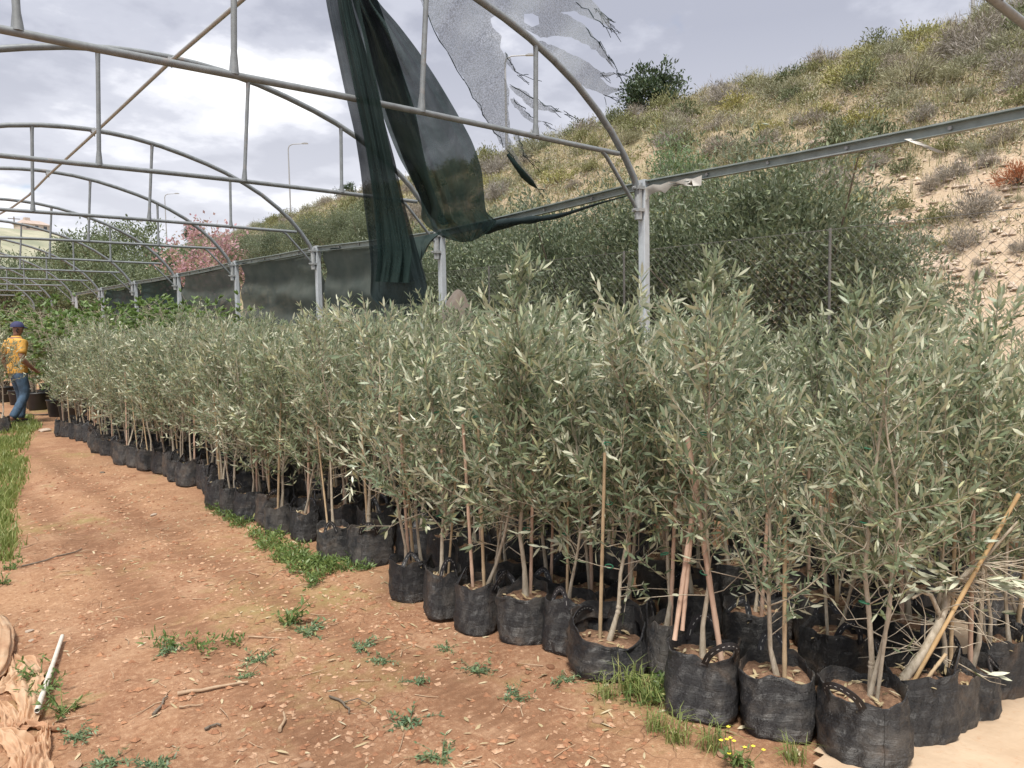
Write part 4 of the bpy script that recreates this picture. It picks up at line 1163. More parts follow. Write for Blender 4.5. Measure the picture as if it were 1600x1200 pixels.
def sapling_mesh(seed, h, nsh, rad, t0=.36, dens=1.0, leafL=.068, upr=1.0, wind=0.0, stems=1, bare=8, lean=(0, 0)):
    rs = np.random.RandomState(seed)
    tb = MB(); LP = []; LD = []; LN = []
    def add_leaves(pts, start=.12, sp=.024, sc=1.0):
        seg = np.linalg.norm(np.diff(pts, axis=0), axis=1); cum = np.concatenate([[0], np.cumsum(seg)]); tot = cum[-1]
        nn = int(tot * (1 - start) / (sp / dens))
        if nn < 1: return
        s = np.linspace(start * tot, tot, nn); P = np.stack([np.interp(s, cum, pts[:, k]) for k in range(3)], 1)
        T = unit(np.gradient(P, axis=0) if nn > 2 else np.tile(pts[-1] - pts[0], (nn, 1)))
        ref = unit(rs.normal(0, 1, 3)); S = unit(np.cross(T, ref)); U = np.cross(T, S)
        for k in range(nn):
            a = (k % 2) * math.pi / 2 + rs.normal(0, .35)
            sd = S[k] * math.cos(a) + U[k] * math.sin(a)
            for g in (1, -1):
                if rs.rand() < .08: continue
                an = rs.normal(.85, .2) * (1 - .45 * (k / nn))
                d = T[k] * math.cos(an) + sd * g * math.sin(an); nrm = T[k] * math.sin(an) - sd * g * math.cos(an)
                LP.append(P[k]); LD.append(d + np.array([wind, -wind * .3, 0]) * .5 + rs.normal(0, .12, 3)); LN.append(nrm + rs.normal(0, .25, 3))
        LP.append(P[-1]); LD.append(T[-1]); LN.append(U[-1])
    for st in range(stems):
        npt = 9; t = np.linspace(0, 1, npt)
        off = rs.normal(0, .03, 2) if stems > 1 else np.zeros(2)
        wob = np.cumsum(rs.normal(0, .011, (npt, 2)), 0); wob -= wob[0]
        bow = rs.normal(0, .05, 2)
        T0 = np.stack([off[0] * (1 + 2 * t) + wob[:, 0] + bow[0] * np.sin(t * 3) + lean[0] * t, off[1] * (1 + 2 * t) + wob[:, 1] + bow[1] * np.sin(t * 3) + lean[1] * t, -.02 + t * (h + .02)], 1)
        r0 = rs.uniform(.0085, .0135) / math.sqrt(stems) * (1.15 if stems > 1 else 1)
        rad_ = r0 * (1 - .78 * t) + .0012; rad_[0] *= 1.5
        tb.tube(T0, rad_, 7)
        if rs.rand() < .5:
            for _ in range(3):
                k = rs.uniform(.02, .14); q = np.array([np.interp(k, t, T0[:, j]) for j in range(3)]); tb.tube([q - np.array([0, 0, .012]), q, q + np.array([0, 0, .012])], [r0 * .9, r0 * 1.45, r0 * .9], 6)
        az = rs.uniform(0, 6.28)
        for i in range(nsh // stems):
            f = (i + .5) / (nsh // stems); tt = t0 + (1 - t0) * f ** 1.05 * .97 + rs.normal(0, .015); tt = min(max(tt, .15), .98)
            p = np.array([np.interp(tt, t, T0[:, j]) for j in range(3)])
            az += 2.4 + rs.normal(0, .3); el = rs.uniform(.25, 1.0) * upr + .25 * f
            L = (rad * 1.5 * (1 - .55 * f) + .06) * rs.uniform(.65, 1.3)
            d = np.array([math.cos(az) * math.cos(el), math.sin(az) * math.cos(el), math.sin(el)])
            pts = [p]; cur = d; up = rs.uniform(.0, .24)
            for k in range(5):
                cur = unit(cur + np.array([wind * .22, -wind * .06, up]) + rs.normal(0, .1, 3)); pts.append(pts[-1] + cur * L / 5)
            pts = np.array(pts); tb.tube(pts, np.linspace(r0 * .42 * (1 - .5 * f), .0011, 6), 4, cap=False)
            add_leaves(pts, .2)
            for _ in range(rs.randint(1, 4)):
                k = rs.randint(1, 5); q = pts[k]; sd = unit(pts[min(k + 1, 5)] - pts[k - 1] + rs.normal(0, .75, 3) + np.array([0, 0, .2])); l2 = L * rs.uniform(.25, .55)
                p2 = np.array([q, q + sd * l2 * .5, q + unit(sd + np.array([wind * .2, 0, .25])) * l2]); tb.tube(p2, [.002, .0015, .001], 3, cap=False); add_leaves(p2, .1)
        top = np.array([np.interp(x, t, T0[:, j]) for x in (.86, .93, 1.0) for j in range(3)]).reshape(3, 3)
        add_leaves(top, 0.0, .02)
        for _ in range(bare + 5):        # thin bare twigs below the crown
            tt = rs.uniform(.16, .5); p = np.array([np.interp(tt, t, T0[:, j]) for j in range(3)]); a = rs.uniform(0, 6.28); e = rs.uniform(.0, .9); L = rs.uniform(.1, .3)
            d = np.array([math.cos(a) * math.cos(e), math.sin(a) * math.cos(e), math.sin(e)]); p1 = p + d * L * .5 + rs.normal(0, .02, 3); p2 = p + d * L + np.array([0, 0, rs.uniform(-.06, .1)])
            tb.tube([p, p1, p2], [.0028, .002, .0011], 4, cap=False)
            if rs.rand() < .8: add_leaves(np.array([p1, (p1 + p2) / 2, p2]), .1, .026)
    LP = np.array(LP); n = len(LP)
    cb = MB(); sz = rs.uniform(.62, 1.2, n)
    cb.leaves(LP, np.array(LD), np.array(LN), leafL * sz, leafL * .205 * sz * rs.uniform(.85, 1.2, n), rs.uniform(-.05, .28, n))
    return tb.mesh('trunk', MT['bark']), cb.mesh('crown', MT['olive_leaf'])
SAP = []
for i in range(14):
    h = [1.28, 1.36, 1.22, 1.42, 1.3, 1.2, 1.38, 1.26, 1.34, 1.46, 1.24, 1.32, 1.4, 1.3][i]
    SAP.append(sapling_mesh(500 + i, h, [32, 36, 32, 38, 34, 30, 40, 33, 36, 31, 38, 34, 32, 36][i], .30 + .02 * (i % 3), [.26, .36, .22, .3, .4][i % 5], .95, .060 + .005 * (i % 3), 1.0, 0.0, 1 + (i % 4 == 3)))
def stake_mesh(seed, h, mat, r=.0075, lean=(0, 0), x0=(.03, 0)):
    rs = np.random.RandomState(seed); mb = MB(); n = int(h / .045); pts = []; rad = []
    for k in range(n + 1):
        s = k / n; pts.append((x0[0] + lean[0] * s, x0[1] + lean[1] * s, -.05 + s * (h + .05))); rad.append(r * (1.16 if k % 4 == 0 else 1.0) * (1 - .2 * s))
    mb.tube(pts, rad, 7); return mb.mesh('cane_stake', mat)
STK = [stake_mesh(40 + i, [1.05, 1.25, .95, 1.15, 1.3, 1.0][i], [MT['bamboo'], MT['stake'], MT['bark'], MT['bamboo'], MT['stake'], MT['bamboo']][i], [.0075, .009, .007, .0085, .008, .0065][i],
                  [(.03, .02), (-.02, .04), (.05, -.04), (-.06, 0), (.0, -.03), (.02, .07)][i], [(.03, .0), (-.02, .025), (.02, -.03), (.035, .02), (-.03, -.02), (0, .035)][i]) for i in range(6)]
mb = MB()
ME_TIE = []
for z in (.34, .62, .88):
    mb = MB(); aa = np.linspace(0, 6.283, 13); mb.tube([(.018 * math.cos(a) + .012, .016 * math.sin(a), z + .004 * math.sin(a)) for a in aa], .0028, 4, cap=False)
    ME_TIE.append(mb.mesh('tie', MT['tie']))

GRP = 'young olive trees in black grow bags'
ro = np.random.RandomState(71)
def potted(x, y, bag, sap, stake, label, dia=.27, hgt=.26, th=1.0, rz=None, handles=True, tilt=(0, 0), group=GRP, tie=False, stake2=None, spread=1.0):
    t = thing('potted_olive_tree', label, 'potted tree', (x, y, float(ground_z(x, y)) - .004), ro.uniform(0, 6.28) if rz is None else rz, group, tilt)
    b, s, hs, zs = bag
    sb = (dia / .27, dia / .27 * ro.uniform(.94, 1.06), hgt / .26)
    o = obj('grow_bag', b, t); o.scale = sb; o.rotation_euler = (ro.normal(0, .045), ro.normal(0, .045), 0)
    obj('soil', s, o)
    if handles:
        for h in (hs if ro.rand() < .6 else hs[:1]): obj('handle', h, o)
    z0 = zs * sb[2]
    tr = obj('trunk', sap[0], t, (0, 0, z0)); cr = obj('crown', sap[1], t, (0, 0, z0)); a = ro.uniform(0, 6.28)
    for q in (tr, cr): q.scale = (th * spread, th * spread, th); q.rotation_euler = (0, 0, a)
    for k, sm in enumerate((stake, stake2)):
        if sm is not None:
            q = obj('cane_stake', sm, t, (0, 0, z0)); q.scale = (1, 1, .8 * th); q.rotation_euler = (0, 0, ro.uniform(0, 6.28))
    if tie:
        for m_ in ME_TIE: obj('tie', m_, t, (0, 0, z0))
    return t
# front row: base point in the photo, bag width and height there, and what sets the tree apart
FRONT = [
    (1350, 1205, 138, .245, 'olive tree with two pale straight stems in the bag nearest the camera', 3),
    (1215, 1157, 116, .235, 'olive tree in the upright bag left of the nearest bag, green leaf on its rim', 0),
    (1098, 1136, 112, .26, 'olive tree with a knobbly stem and two crossed pinkish stakes, in a big bag', 1),
    (1040, 1068, 62, .24, 'olive tree in a half hidden bag between the big bag and the slumped bag', 4),
    (950, 1070, 128, .215, 'olive tree in the slumped bag whose front rim sags open', 6),
    (887, 1024, 84, .25, 'olive tree in the narrow bag just beyond the slumped bag', 2),
    (823, 1007, 82, .245, 'olive tree in the wavy-rimmed bag two places beyond the slumped bag', 8),
    (750, 992, 78, .25, 'olive tree with several straight stems in a neat round bag of the front row', 11),
    (692, 970, 62, .245, 'olive tree with low leafy sprouts over a narrow bag of the front row', 5),
    (645, 945, 66, .23, 'olive tree with one tall cane, first bag before the step in the front row', 7),
    (578, 888, 68, .24, 'olive tree in the wide dusty bag set back behind the step in the front row', 12),
    (523, 878, 54, .22, 'olive tree in the small squat bag left of the wide dusty bag', 9),
    (477, 846, 46, .22, 'olive tree in the bag behind the grassy patch, right of it', 10),
    (441, 835, 46, .22, 'olive tree in the bag right behind the green weed patch', 13),
]
FWD = np.array([.6541, .7527])
for i, (px, py, wpx, hh_, lab, sv) in enumerate(FRONT):
    g = gnd(px, py); d = proj(g)[2]; dia = wpx * d / FPX * 1.0
    vd = unit(g[:2]); c = g[:2] + vd * dia * .5
    dip = i == 4
    cr_ = i == 2
    potted(c[0], c[1], BAG_DIP if dip else BAGS[i % 6], SAP[sv], None if cr_ else STK[2] if i == 0 else STK[(i * 2 + 1) % 6], lab, dia, hh_, [.86, .77, .88, .80, .92, .86, .95, .9, .84, .94, .96, .92, .9, .9][i],
           rz=(math.atan2(-vd[1], -vd[0]) + 2.2) if dip else None, tie=i < 9, stake2=STK[i % 6] if i in (7, 9) else None)
    if cr_:
        t_ = COL.objects[-1] if False else None
FRONT_XY = []
for px, py, wpx, *_ in FRONT:
    g = gnd(px, py); d = proj(g)[2]; FRONT_XY.append(g[:2] + unit(g[:2]) * wpx * d / FPX * .5)
# crossed stakes of the third bag
big = [o for o in bpy.data.objects if o.get('label') == FRONT[2][4]][0]
big.rotation_euler = (0, 0, 0)
def local(o, p): return np.asarray(p, float) - np.array(o.location)
dpt = proj(np.array([*FRONT_XY[2], .3]))[2]
for (a, b, r) in (((1128, 1035), (1074, 682), .0105), ((1054, 1000), (1090, 745), .009), ((1066, 985), (1086, 770), .008)):
    pa, pb = local(big, at_depth(*a, dpt - .04)), local(big, at_depth(*b, dpt + .02))
    mb = MB(); n = 22
    mb.tube([pa + (pb - pa) * k / n for k in range(n + 1)], [r * (1.12 if k % 4 == 0 else 1) for k in range(n + 1)], 7); mb.build('wooden_stake', MT['stake'], big)
# rest of the front row, further away
far_labels = 0
y = 5.75; k = 0
while y < 13.35:
    x = 2.40 + .09 * math.sin(y * 1.7) + ro.uniform(-.03, .03) + (.1 if 6.9 < y < 7.6 or 9.9 < y < 10.6 else 0)
    far_labels += 1
    lab = 'olive tree in a black bag, %s in the front row beyond the green weed patch' % ORD[far_labels - 1]
    potted(x + .10, y, BAGS[k % 6], SAP[(k * 5 + 2) % 14], STK[k % 6], lab, ro.uniform(.24, .30), ro.uniform(.22, .26), ro.uniform(.74, 1.0), spread=1.0)
    FRONT_XY.append(np.array([x + .1, y])); y += ro.uniform(.27, .33); k += 1
# the special leaning tree beside the nearest bag
g = gnd(1432, 1166); vd = unit(g[:2]); c = g[:2] + vd * .12
lean = thing('potted_olive_tree', 'stout leaning olive trunk with bare twigs and golden cane, beside the nearest bag', 'potted tree', (c[0], c[1], float(ground_z(*c)) - .004), 0, GRP)
FRONT_XY.append(c)
b, s, hs, zs = BAGS[4]; o = obj('grow_bag', b, lean); o.scale = (.9, .9, 1.0); obj('soil', s, o)
for h in hs: obj('handle', h, o)
dl = proj(np.array([c[0], c[1], .3]))[2]
def L_(px, py, dd=0.0): return local(lean, at_depth(px, py, dl + dd))
mb = MB()
mb.tube([L_(1402, 1085), L_(1412, 1060), L_(1440, 1025), L_(1462, 985, .02), L_(1475, 955, .04), L_(1480, 925, .05)], [.022, .018, .0165, .015, .013, .011], 10)
mb.tube([L_(1470, 965, .03), L_(1455, 930, 0), L_(1440, 925, -.02), L_(1425, 935, -.03)], [.009, .008, .006, .005], 6)
mb.tube([L_(1480, 925, .05), L_(1500, 905, .04), L_(1540, 870, .03), L_(1590, 815, 0)], [.012, .009, .007, .004], 6)
rl = np.random.RandomState(5); LPs = []; LDs = []; LNs = []
RT = np.array([.754, -.657, 0]); UP = np.array([0, 0, 1.0]); TO = -np.array([.654, .753, 0])
for k in range(84):
    sx, sy = [(1480, 925), (1500, 905), (1462, 975), (1445, 1015), (1530, 880)][rl.randint(5)]
    p = L_(sx, sy, .03); a = rl.uniform(-.8, 3.6); ln = rl.uniform(.08, .34)
    d = RT * math.cos(a) + UP * math.sin(a) * .7 + TO * rl.uniform(-.6, .6)
    if sx > 1470 and rl.rand() < .6: d = RT * rl.uniform(.5, 1) + UP * rl.uniform(-.5, .35) + TO * rl.uniform(-.5, .5)
    pts = [p]; cur = unit(d)
    for j in range(5):
        cur = unit(cur + rl.normal(0, .22, 3) + np.array([0, 0, -.05])); pts.append(pts[-1] + cur * ln / 5)
    mb.tube(pts, np.linspace(.0028, .0009, 6), 4, cap=False)
mb.build('trunk', MT['bark'], lean)
for (x0, y0, x1, y1, n) in ((1500, 905, 1395, 862, 26), (1505, 905, 1430, 905, 22), (1490, 915, 1440, 870, 16), (1540, 910, 1600, 930, 14), (1530, 905, 1590, 905, 10), (1510, 1045, 1560, 1060, 4), (1500, 920, 1415, 925, 14)):
    a, b_ = L_(x0, y0, 0), L_(x1, y1, -.03); tb = MB()
    for k in range(n):
        s = (k + .5) / n; LPs.append(a + (b_ - a) * s + rl.normal(0, .006, 3)); LDs.append(unit(b_ - a) * .9 + rl.normal(0, .33, 3)); LNs.append(rl.normal(0, .5, 3) - UP * .8 - TO * .3)
    tb.tube([a, (a + b_) / 2 + rl.normal(0, .01, 3), b_], [.0028, .002, .001], 4); tb.build('twig', MT['bark'], lean)
mb = MB(); n = len(LPs); mb.leaves(np.array(LPs), np.array(LDs), np.array(LNs), rl.uniform(.05, .085, n), rl.uniform(.012, .018, n), .1)
mb.build('crown', MT['olive_leaf'], lean)
for (a, b_, r, mt) in (((1418, 1082), (1592, 772), .0070, 'bamboo_gold'), ((1432, 1082), (1478, 1022), .006, 'bamboo'), ((1445, 1078), (1462, 1040), .005, 'stake')):
    pa, pb = L_(*a, -.03), L_(*b_, .0); mb = MB(); mb.tube([pa + (pb - pa) * k / 16 for k in range(17)], [r * (1.15 if k % 4 == 0 else 1) for k in range(17)], 8); mb.build('cane_stake', MT[mt], lean)

# the crowd behind the front row
BEHIND = ['the nearest bag with two pale stems', 'the upright bag left of the nearest', 'the big bag with crossed stakes', 'the half hidden bag', 'the slumped bag', 'the narrow bag beyond the slumped one', 'the wavy-rimmed bag',
          'the neat round bag', 'the narrow bag with leafy sprouts', 'the bag with one tall cane', 'the wide dusty bag', 'the small squat bag', 'the bag right of the grassy patch', 'the bag at the green weed patch']
TAKEN = set()
MID = 'olive tree in a black bag, crowded somewhere behind the front row'
EDGE = [(1473, 1137, 60, .22, 'olive tree in the small dark bag just right of the leaning trunk'), (1512, 1119, 56, .20, 'olive tree in the low ribbed bag standing on the pale sheet'),
        (1552, 1092, 66, .25, 'olive tree in the rounded bag on the pale sheet near the right edge'), (1598, 1070, 70, .26, 'olive tree in the bag cut by the right picture edge')]
USED = list(FRONT_XY)
for i, (px, py, wpx, hh_, lab) in enumerate(EDGE):
    g = gnd(px, py); d = proj(g)[2]; dia = wpx * d / FPX; c = g[:2] + unit(g[:2]) * dia * .5
    dia = max(dia, .2); potted(c[0], c[1], BAGS[(i + 2) % 6], SAP[(i * 3 + 1) % 14], STK[i % 6], lab, dia, hh_, .82, handles=i > 0); USED.append(c)
total = 0
for ri, (X, sp) in enumerate(((2.72, .30), (3.03, .31), (3.36, .34), (3.74, .40), (4.16, .45), (4.62, .48), (5.1, .52), (5.62, .56), (6.1, .62))):
    y = 1.08 + .1 * (ri % 3) + max(0, X - 3.4) * .10
    while y < 13.5:
        x = X + ro.uniform(-.06, .06); yy = y + ro.uniform(-.05, .05); y += sp
        if any(math.hypot(x - a[0], yy - a[1]) < .245 for a in USED): continue
        px, py, d = proj((x, yy, 1.2))
        if px > 1760: continue
        USED.append((x, yy)); total += 1
        lab_ = MID
        if ri == 0 and yy < 6:
            k_ = int(np.argmin([math.hypot(x - .22 - a[0], yy - .26 - a[1]) for a in FRONT_XY[:14]]))
            if k_ not in TAKEN: TAKEN.add(k_); lab_ = 'olive tree in the second row, right behind ' + BEHIND[k_]
        big_ = ri > 3
        v = ro.randint(14)
        th = ro.uniform(.71, 1.02) * (1.04 if big_ else 1) * (.93 if yy > 11.5 else 1)
        th *= .96 if px < 700 else .92 if px < 1100 else .86
        if ro.rand() < .09: th *= 1.13
        potted(x, yy, BAGS[ro.randint(6)], SAP[v], STK[ro.randint(6)] if ri < 5 else None, lab_, ro.uniform(.25, .29), ro.uniform(.23, .27), th, handles=ri < 1 or (ri < 3 and yy < 3.5), group=GRP, spread=1.0 if not big_ else 1.22)
print('crowd', total)
# two taller shoots that stand out over the crowd
TALL = sapling_mesh(901, 1.75, 26, .2, .42, 1.0, .085, 1.4, 0, 1, 3)
for px, dist, lab, s in ((838, 4.9, 'tallest slender olive shoot rising over the crowd left of the second post', .96), (1140, 4.0, 'tall bushy olive shoot rising over the crowd right of the second post', .88), (1335, 3.6, 'tall big-leaved olive shoot near the right of the crowd', .80), (1420, 4.2, 'slim tall olive shoot in front of the rubble heap', .82)):
    r = ray(px, 500); c = r * dist
    potted(c[0], c[1], BAGS[1], TALL, None, lab, .27, .25, s, handles=False)

# ------------------------------------------------------------------ leafy green plants and other pots at the far end
rp = np.random.RandomState(91)
def broad_plant(seed, h):
    rs = np.random.RandomState(seed); tb = MB(); LP = []; LD = []; LN = []
    for s in range(5):
        a = 6.28 * s / 5 + rs.uniform(0, 1); e = np.array([math.cos(a) * .3, math.sin(a) * .3, h * rs.uniform(.75, 1.0)]); m_ = e * np.array([.4, .4, .55])
        tb.tube([(0, 0, 0), m_, e], [.014, .010, .004], 5, cap=False)
        for k in range(34):
            t = rs.uniform(.3, 1.05); p = (m_ * 2 * t * (1 - t) + e * t * t); b = rand_dirs(rs, 1, .1)[0]; q = p + b * rs.uniform(.1, .34)
            tb.tube([p, q], [.003, .0015], 3, cap=False)
            for j in range(7):
                an = (j - 3) * .33; d = unit(b * math.cos(an) + np.cross(b, [0, 0, 1.0]) * math.sin(an) + np.array([0, 0, .1])); LP.append(q); LD.append(d + rs.normal(0, .15, 3)); LN.append(np.array([0, 0, 1.0]) + rs.normal(0, .35, 3))
    cb = MB(); n = len(LP); cb.leaves(np.array(LP), np.array(LD), np.array(LN), rs.uniform(.08, .13, n), rs.uniform(.03, .045, n), .2)
    return tb.mesh('stem', MT['bark']), cb.mesh('foliage', MT['green_leaf'])
BP = [broad_plant(700 + i, 1.55) for i in range(3)]
pot = MB(); pr = [(0, .13), (.02, .14), (.28, .165), (.30, .175), (.32, .175), (.32, .158), (.27, .152)]
a_ = np.arange(20) * 2 * np.pi / 20
pot.grid(np.stack([np.stack([r * np.cos(a_), r * np.sin(a_), np.full(20, z)], 1) for z, r in pr]), close=True); pot.add(np.stack([.152 * np.cos(a_), .152 * np.sin(a_), np.full(20, .27)], 1), [tuple(range(20))], 0, False)
ME_POT = pot.mesh('pot', plain('black plastic pot', (.022, .022, .025), .45, nscale=9, namp=.3))
n = 0
for X in (3.0, 3.7, 4.4, 5.1, 5.8):
    for Y in (15.0, 16.1, 17.3, 18.6, 20.0, 22.0, 24.0):
        x = X + rp.uniform(-.2, .2); yv = Y + rp.uniform(-.25, .25)
        t = thing('leafy_plant', 'bright green broad-leaved plant in a pot at the far end of the shade house', 'potted plant', (x, yv, 0), rp.uniform(0, 6), 'bright green leafy plants at the far end')
        sc = rp.uniform(.95, 1.25); v = BP[n % 3]
        for nm, me in zip(('stem', 'foliage'), v): o = obj(nm, me, t, (0, 0, .26)); o.scale = (sc, sc, sc)
        obj('pot', ME_POT, t); n += 1
for i, (px, py, lab) in enumerate(((8, 628, 'black pot with an olive sapling left of the walking man'), (60, 640, 'black pot with a small dark plant right behind the walking man'), (78, 634, 'black pot standing beyond the end of the front row'))):
    g = gnd(px, py); t = thing('nursery_pot', lab, 'potted plant', (g[0], g[1], 0)); q = obj('pot', ME_POT, t); q.scale = (1.25, 1.25, 1.1)
    sv = SAP[(i * 4 + 2) % 14]
    for nm, me in zip(('stem', 'foliage'), sv): o = obj(nm, me, t, (0, 0, .28)); o.scale = (.9, .9, .9)
# ------------------------------------------------------------------ things on the ground
rq = np.random.RandomState(131)
BX = np.array([2.30, 2.36, 2.30]); 
def on_path(x, y):
    edge = np.where(y < 3.0, 2.45 - (y - 1.2) * .1, 2.27)
    return (x < edge) & (x > .25)
# pebbles and clods, too many to count
def pebbles(name, mat, n, smin, smax, yr, seed, xr=(.2, 2.5)):
    rs = np.random.RandomState(seed)
    octa = np.array([(1, 0, 0), (0, 1, 0), (-1, 0, 0), (0, -1, 0), (0, 0, .8), (0, 0, -.5)], float)
    oct_f = np.array([(0, 1, 4), (1, 2, 4), (2, 3, 4), (3, 0, 4), (1, 0, 5), (2, 1, 5), (3, 2, 5), (0, 3, 5)])
    y = np.exp(rs.uniform(math.log(yr[0]), math.log(yr[1]), n)); x = rs.uniform(*xr, n)
    k = on_path(x, y) & ((fbm(x * 1.6, y * 1.6, 5, 3) + rs.uniform(-.5, .6, n)) > -.1); x, y = x[k], y[k]; n = len(x)
    s = smin + (smax - smin) * rs.rand(n) ** 3.2
    a = rs.uniform(0, 6.28, n); V = octa[None] * (1 + rs.normal(0, .22, (n, 6, 3))) * (s[:, None, None] * np.stack([rs.uniform(.8, 1.5, n), np.ones(n), rs.uniform(.5, .9, n)], 1)[:, None])
    c, s_ = np.cos(a)[:, None], np.sin(a)[:, None]
    X = V[..., 0] * c - V[..., 1] * s_ + x[:, None]; Y = V[..., 0] * s_ + V[..., 1] * c + y[:, None]; Z = V[..., 2] + (ground_z(x, y) + s * .12)[:, None]
    mb = MB(); mb.add(np.stack([X, Y, Z], -1).reshape(-1, 3), ((np.arange(n) * 6)[:, None, None] + oct_f).reshape(-1, 3), 0, False)
    mb.build(name, MT[mat], kind='stuff')
pebbles('gravel', 'pebble', 9000, .003, .017, (1.6, 11), 1)
pebbles('earth_clods', 'clod', 9000, .003, .020, (1.6, 10), 2)
# fallen olive leaves and twigs
n = 900; y = np.exp(rq.uniform(math.log(1.6), math.log(10), n)); x = rq.uniform(.4, 2.6, n)
k = on_path(x, y) & (rq.rand(n) < np.clip((x - .2) / 2, .15, 1)); x, y = x[k], y[k]; n = len(x)
D = rand_dirs(rq, n) * np.array([1, 1, .1]); mb = MB()
mb.leaves(np.stack([x, y, ground_z(x, y) + .006], 1), D, np.tile([0, 0, 1.], (n, 1)) + rq.normal(0, .3, (n, 3)), rq.uniform(.03, .065, n), rq.uniform(.006, .013, n), .15, 0)
for _ in range(170):
    xx, yy = rq.uniform(.5, 2.5), math.exp(rq.uniform(math.log(1.7), math.log(8))); a = rq.uniform(0, 6.28); L = rq.uniform(.03, .12)
    if not on_path(np.array(xx), yy): continue
    p = np.array([xx, yy, float(ground_z(xx, yy)) + .004]); e = p + np.array([math.cos(a), math.sin(a), .05]) * L; mb.tube([p, (p + e) / 2 + rq.normal(0, .004, 3), e], [.0025, .002, .0012], 4, mi=1)
mb.build('leaf_litter', [MT['litter'], MT['stick']], kind='stuff')
# litter beneath the pots
n = 1200; x = rq.uniform(2.3, 4, n); y = rq.uniform(1, 7, n); mb = MB()
mb.leaves(np.stack([x, y, ground_z(x, y) + .008], 1), rand_dirs(rq, n) * np.array([1, 1, .1]), np.tile([0, 0, 1.], (n, 1)) + rq.normal(0, .3, (n, 3)), rq.uniform(.04, .07, n), rq.uniform(.008, .014, n), .15, 0)
mb.build('leaf_litter', MT['litter'], kind='stuff')

def poly_in(px, py, poly):
    c = np.zeros(len(px), bool); n = len(poly)
    for i in range(n):
        x1, y1 = poly[i]; x2, y2 = poly[(i + 1) % n]
        if y1 == y2: continue
        c ^= ((y1 > py) != (y2 > py)) & (px < (x2 - x1) * (py - y1) / (y2 - y1) + x1)
    return c
# grass verge at the left of the path
n = 5200; y = np.exp(rq.uniform(math.log(6.0), math.log(17), n)); xe = np.interp(y, [5.5, 6.5, 8, 9.5, 11, 13, 15, 17], [.72, .86, 1.02, 1.38, 1.62, 1.95, 2.4, 2.6]); x = xe - np.abs(rq.normal(0, .55, n)) + .06 * fbm(y * 3, y, 3)
k = (fbm(x * 2.2, y * 1.3, 44, 3) + rq.uniform(-.3, .3, n) > -.12) ; B = np.stack([x[k], y[k], ground_z(x[k], y[k]) - .01], 1); mb = MB()
blades(mb, B, 5, rq.uniform(.04, .13, len(B)), .006 + B[:, 1] * .0007, .09, rq); mb.build('verge_grass', MT['grass'], kind='stuff')

def weed_mesh(seed, kind):
    rs = np.random.RandomState(seed); mb = MB()
    if kind == 'tuft':
        n = 70; base = np.concatenate([rs.normal(0, .03, (n, 2)), np.zeros((n, 1))], 1)
        a = rs.uniform(0, 6.28, n); L = rs.uniform(.08, .24, n); lean = rs.uniform(.25, 1.1, n)
        for i in range(n):
            d = np.array([math.cos(a[i]), math.sin(a[i]), 0]); p1 = base[i] + d * L[i] * .3 * lean[i] + np.array([0, 0, L[i] * .6]); p2 = base[i] + d * L[i] * .95 * lean[i] + np.array([0, 0, L[i] * (1 - .55 * lean[i])])
            s = np.array([-d[1], d[0], 0]) * .0022
            mb.add([base[i] - s, base[i] + s, p1 + s, p1 - s, p2], [(0, 1, 2, 3), (3, 2, 4)], 0, False)
    else:
        P = []; D = []; N = []
        for st in range(9 if kind == 'leafy' else 14):
            a = rs.uniform(0, 6.28); e = rs.uniform(.1, 1.2) if kind == 'leafy' else rs.uniform(.05, .5); L = rs.uniform(.05, .16)
            d = np.array([math.cos(a) * math.cos(e), math.sin(a) * math.cos(e), math.sin(e)]); mb.tube([(0, 0, 0), d * L * .5 + np.array([0, 0, .01]), d * L], [.0025, .002, .001], 4, cap=False)
            for k in range(12):
                t = rs.uniform(.15, 1); q = d * L * t; P.append(q); D.append(unit(d * .5 + rs.normal(0, .7, 3) + np.array([0, 0, .15]))); N.append(rs.normal(0, .4, 3) + np.array([0, 0, 1.0]))
        n = len(P); mb.leaves(np.array(P), np.array(D), np.array(N), rs.uniform(.018, .04, n), rs.uniform(.006, .013, n), .15)
    return mb.mesh('weed', MT['weed' if kind == 'leafy' else 'grass' if kind == 'tuft' else 'weed_grey'])
WM = {k: [weed_mesh(300 + i + 10 * j, k) for i in range(2)] for j, k in enumerate(('leafy', 'tuft', 'creep'))}
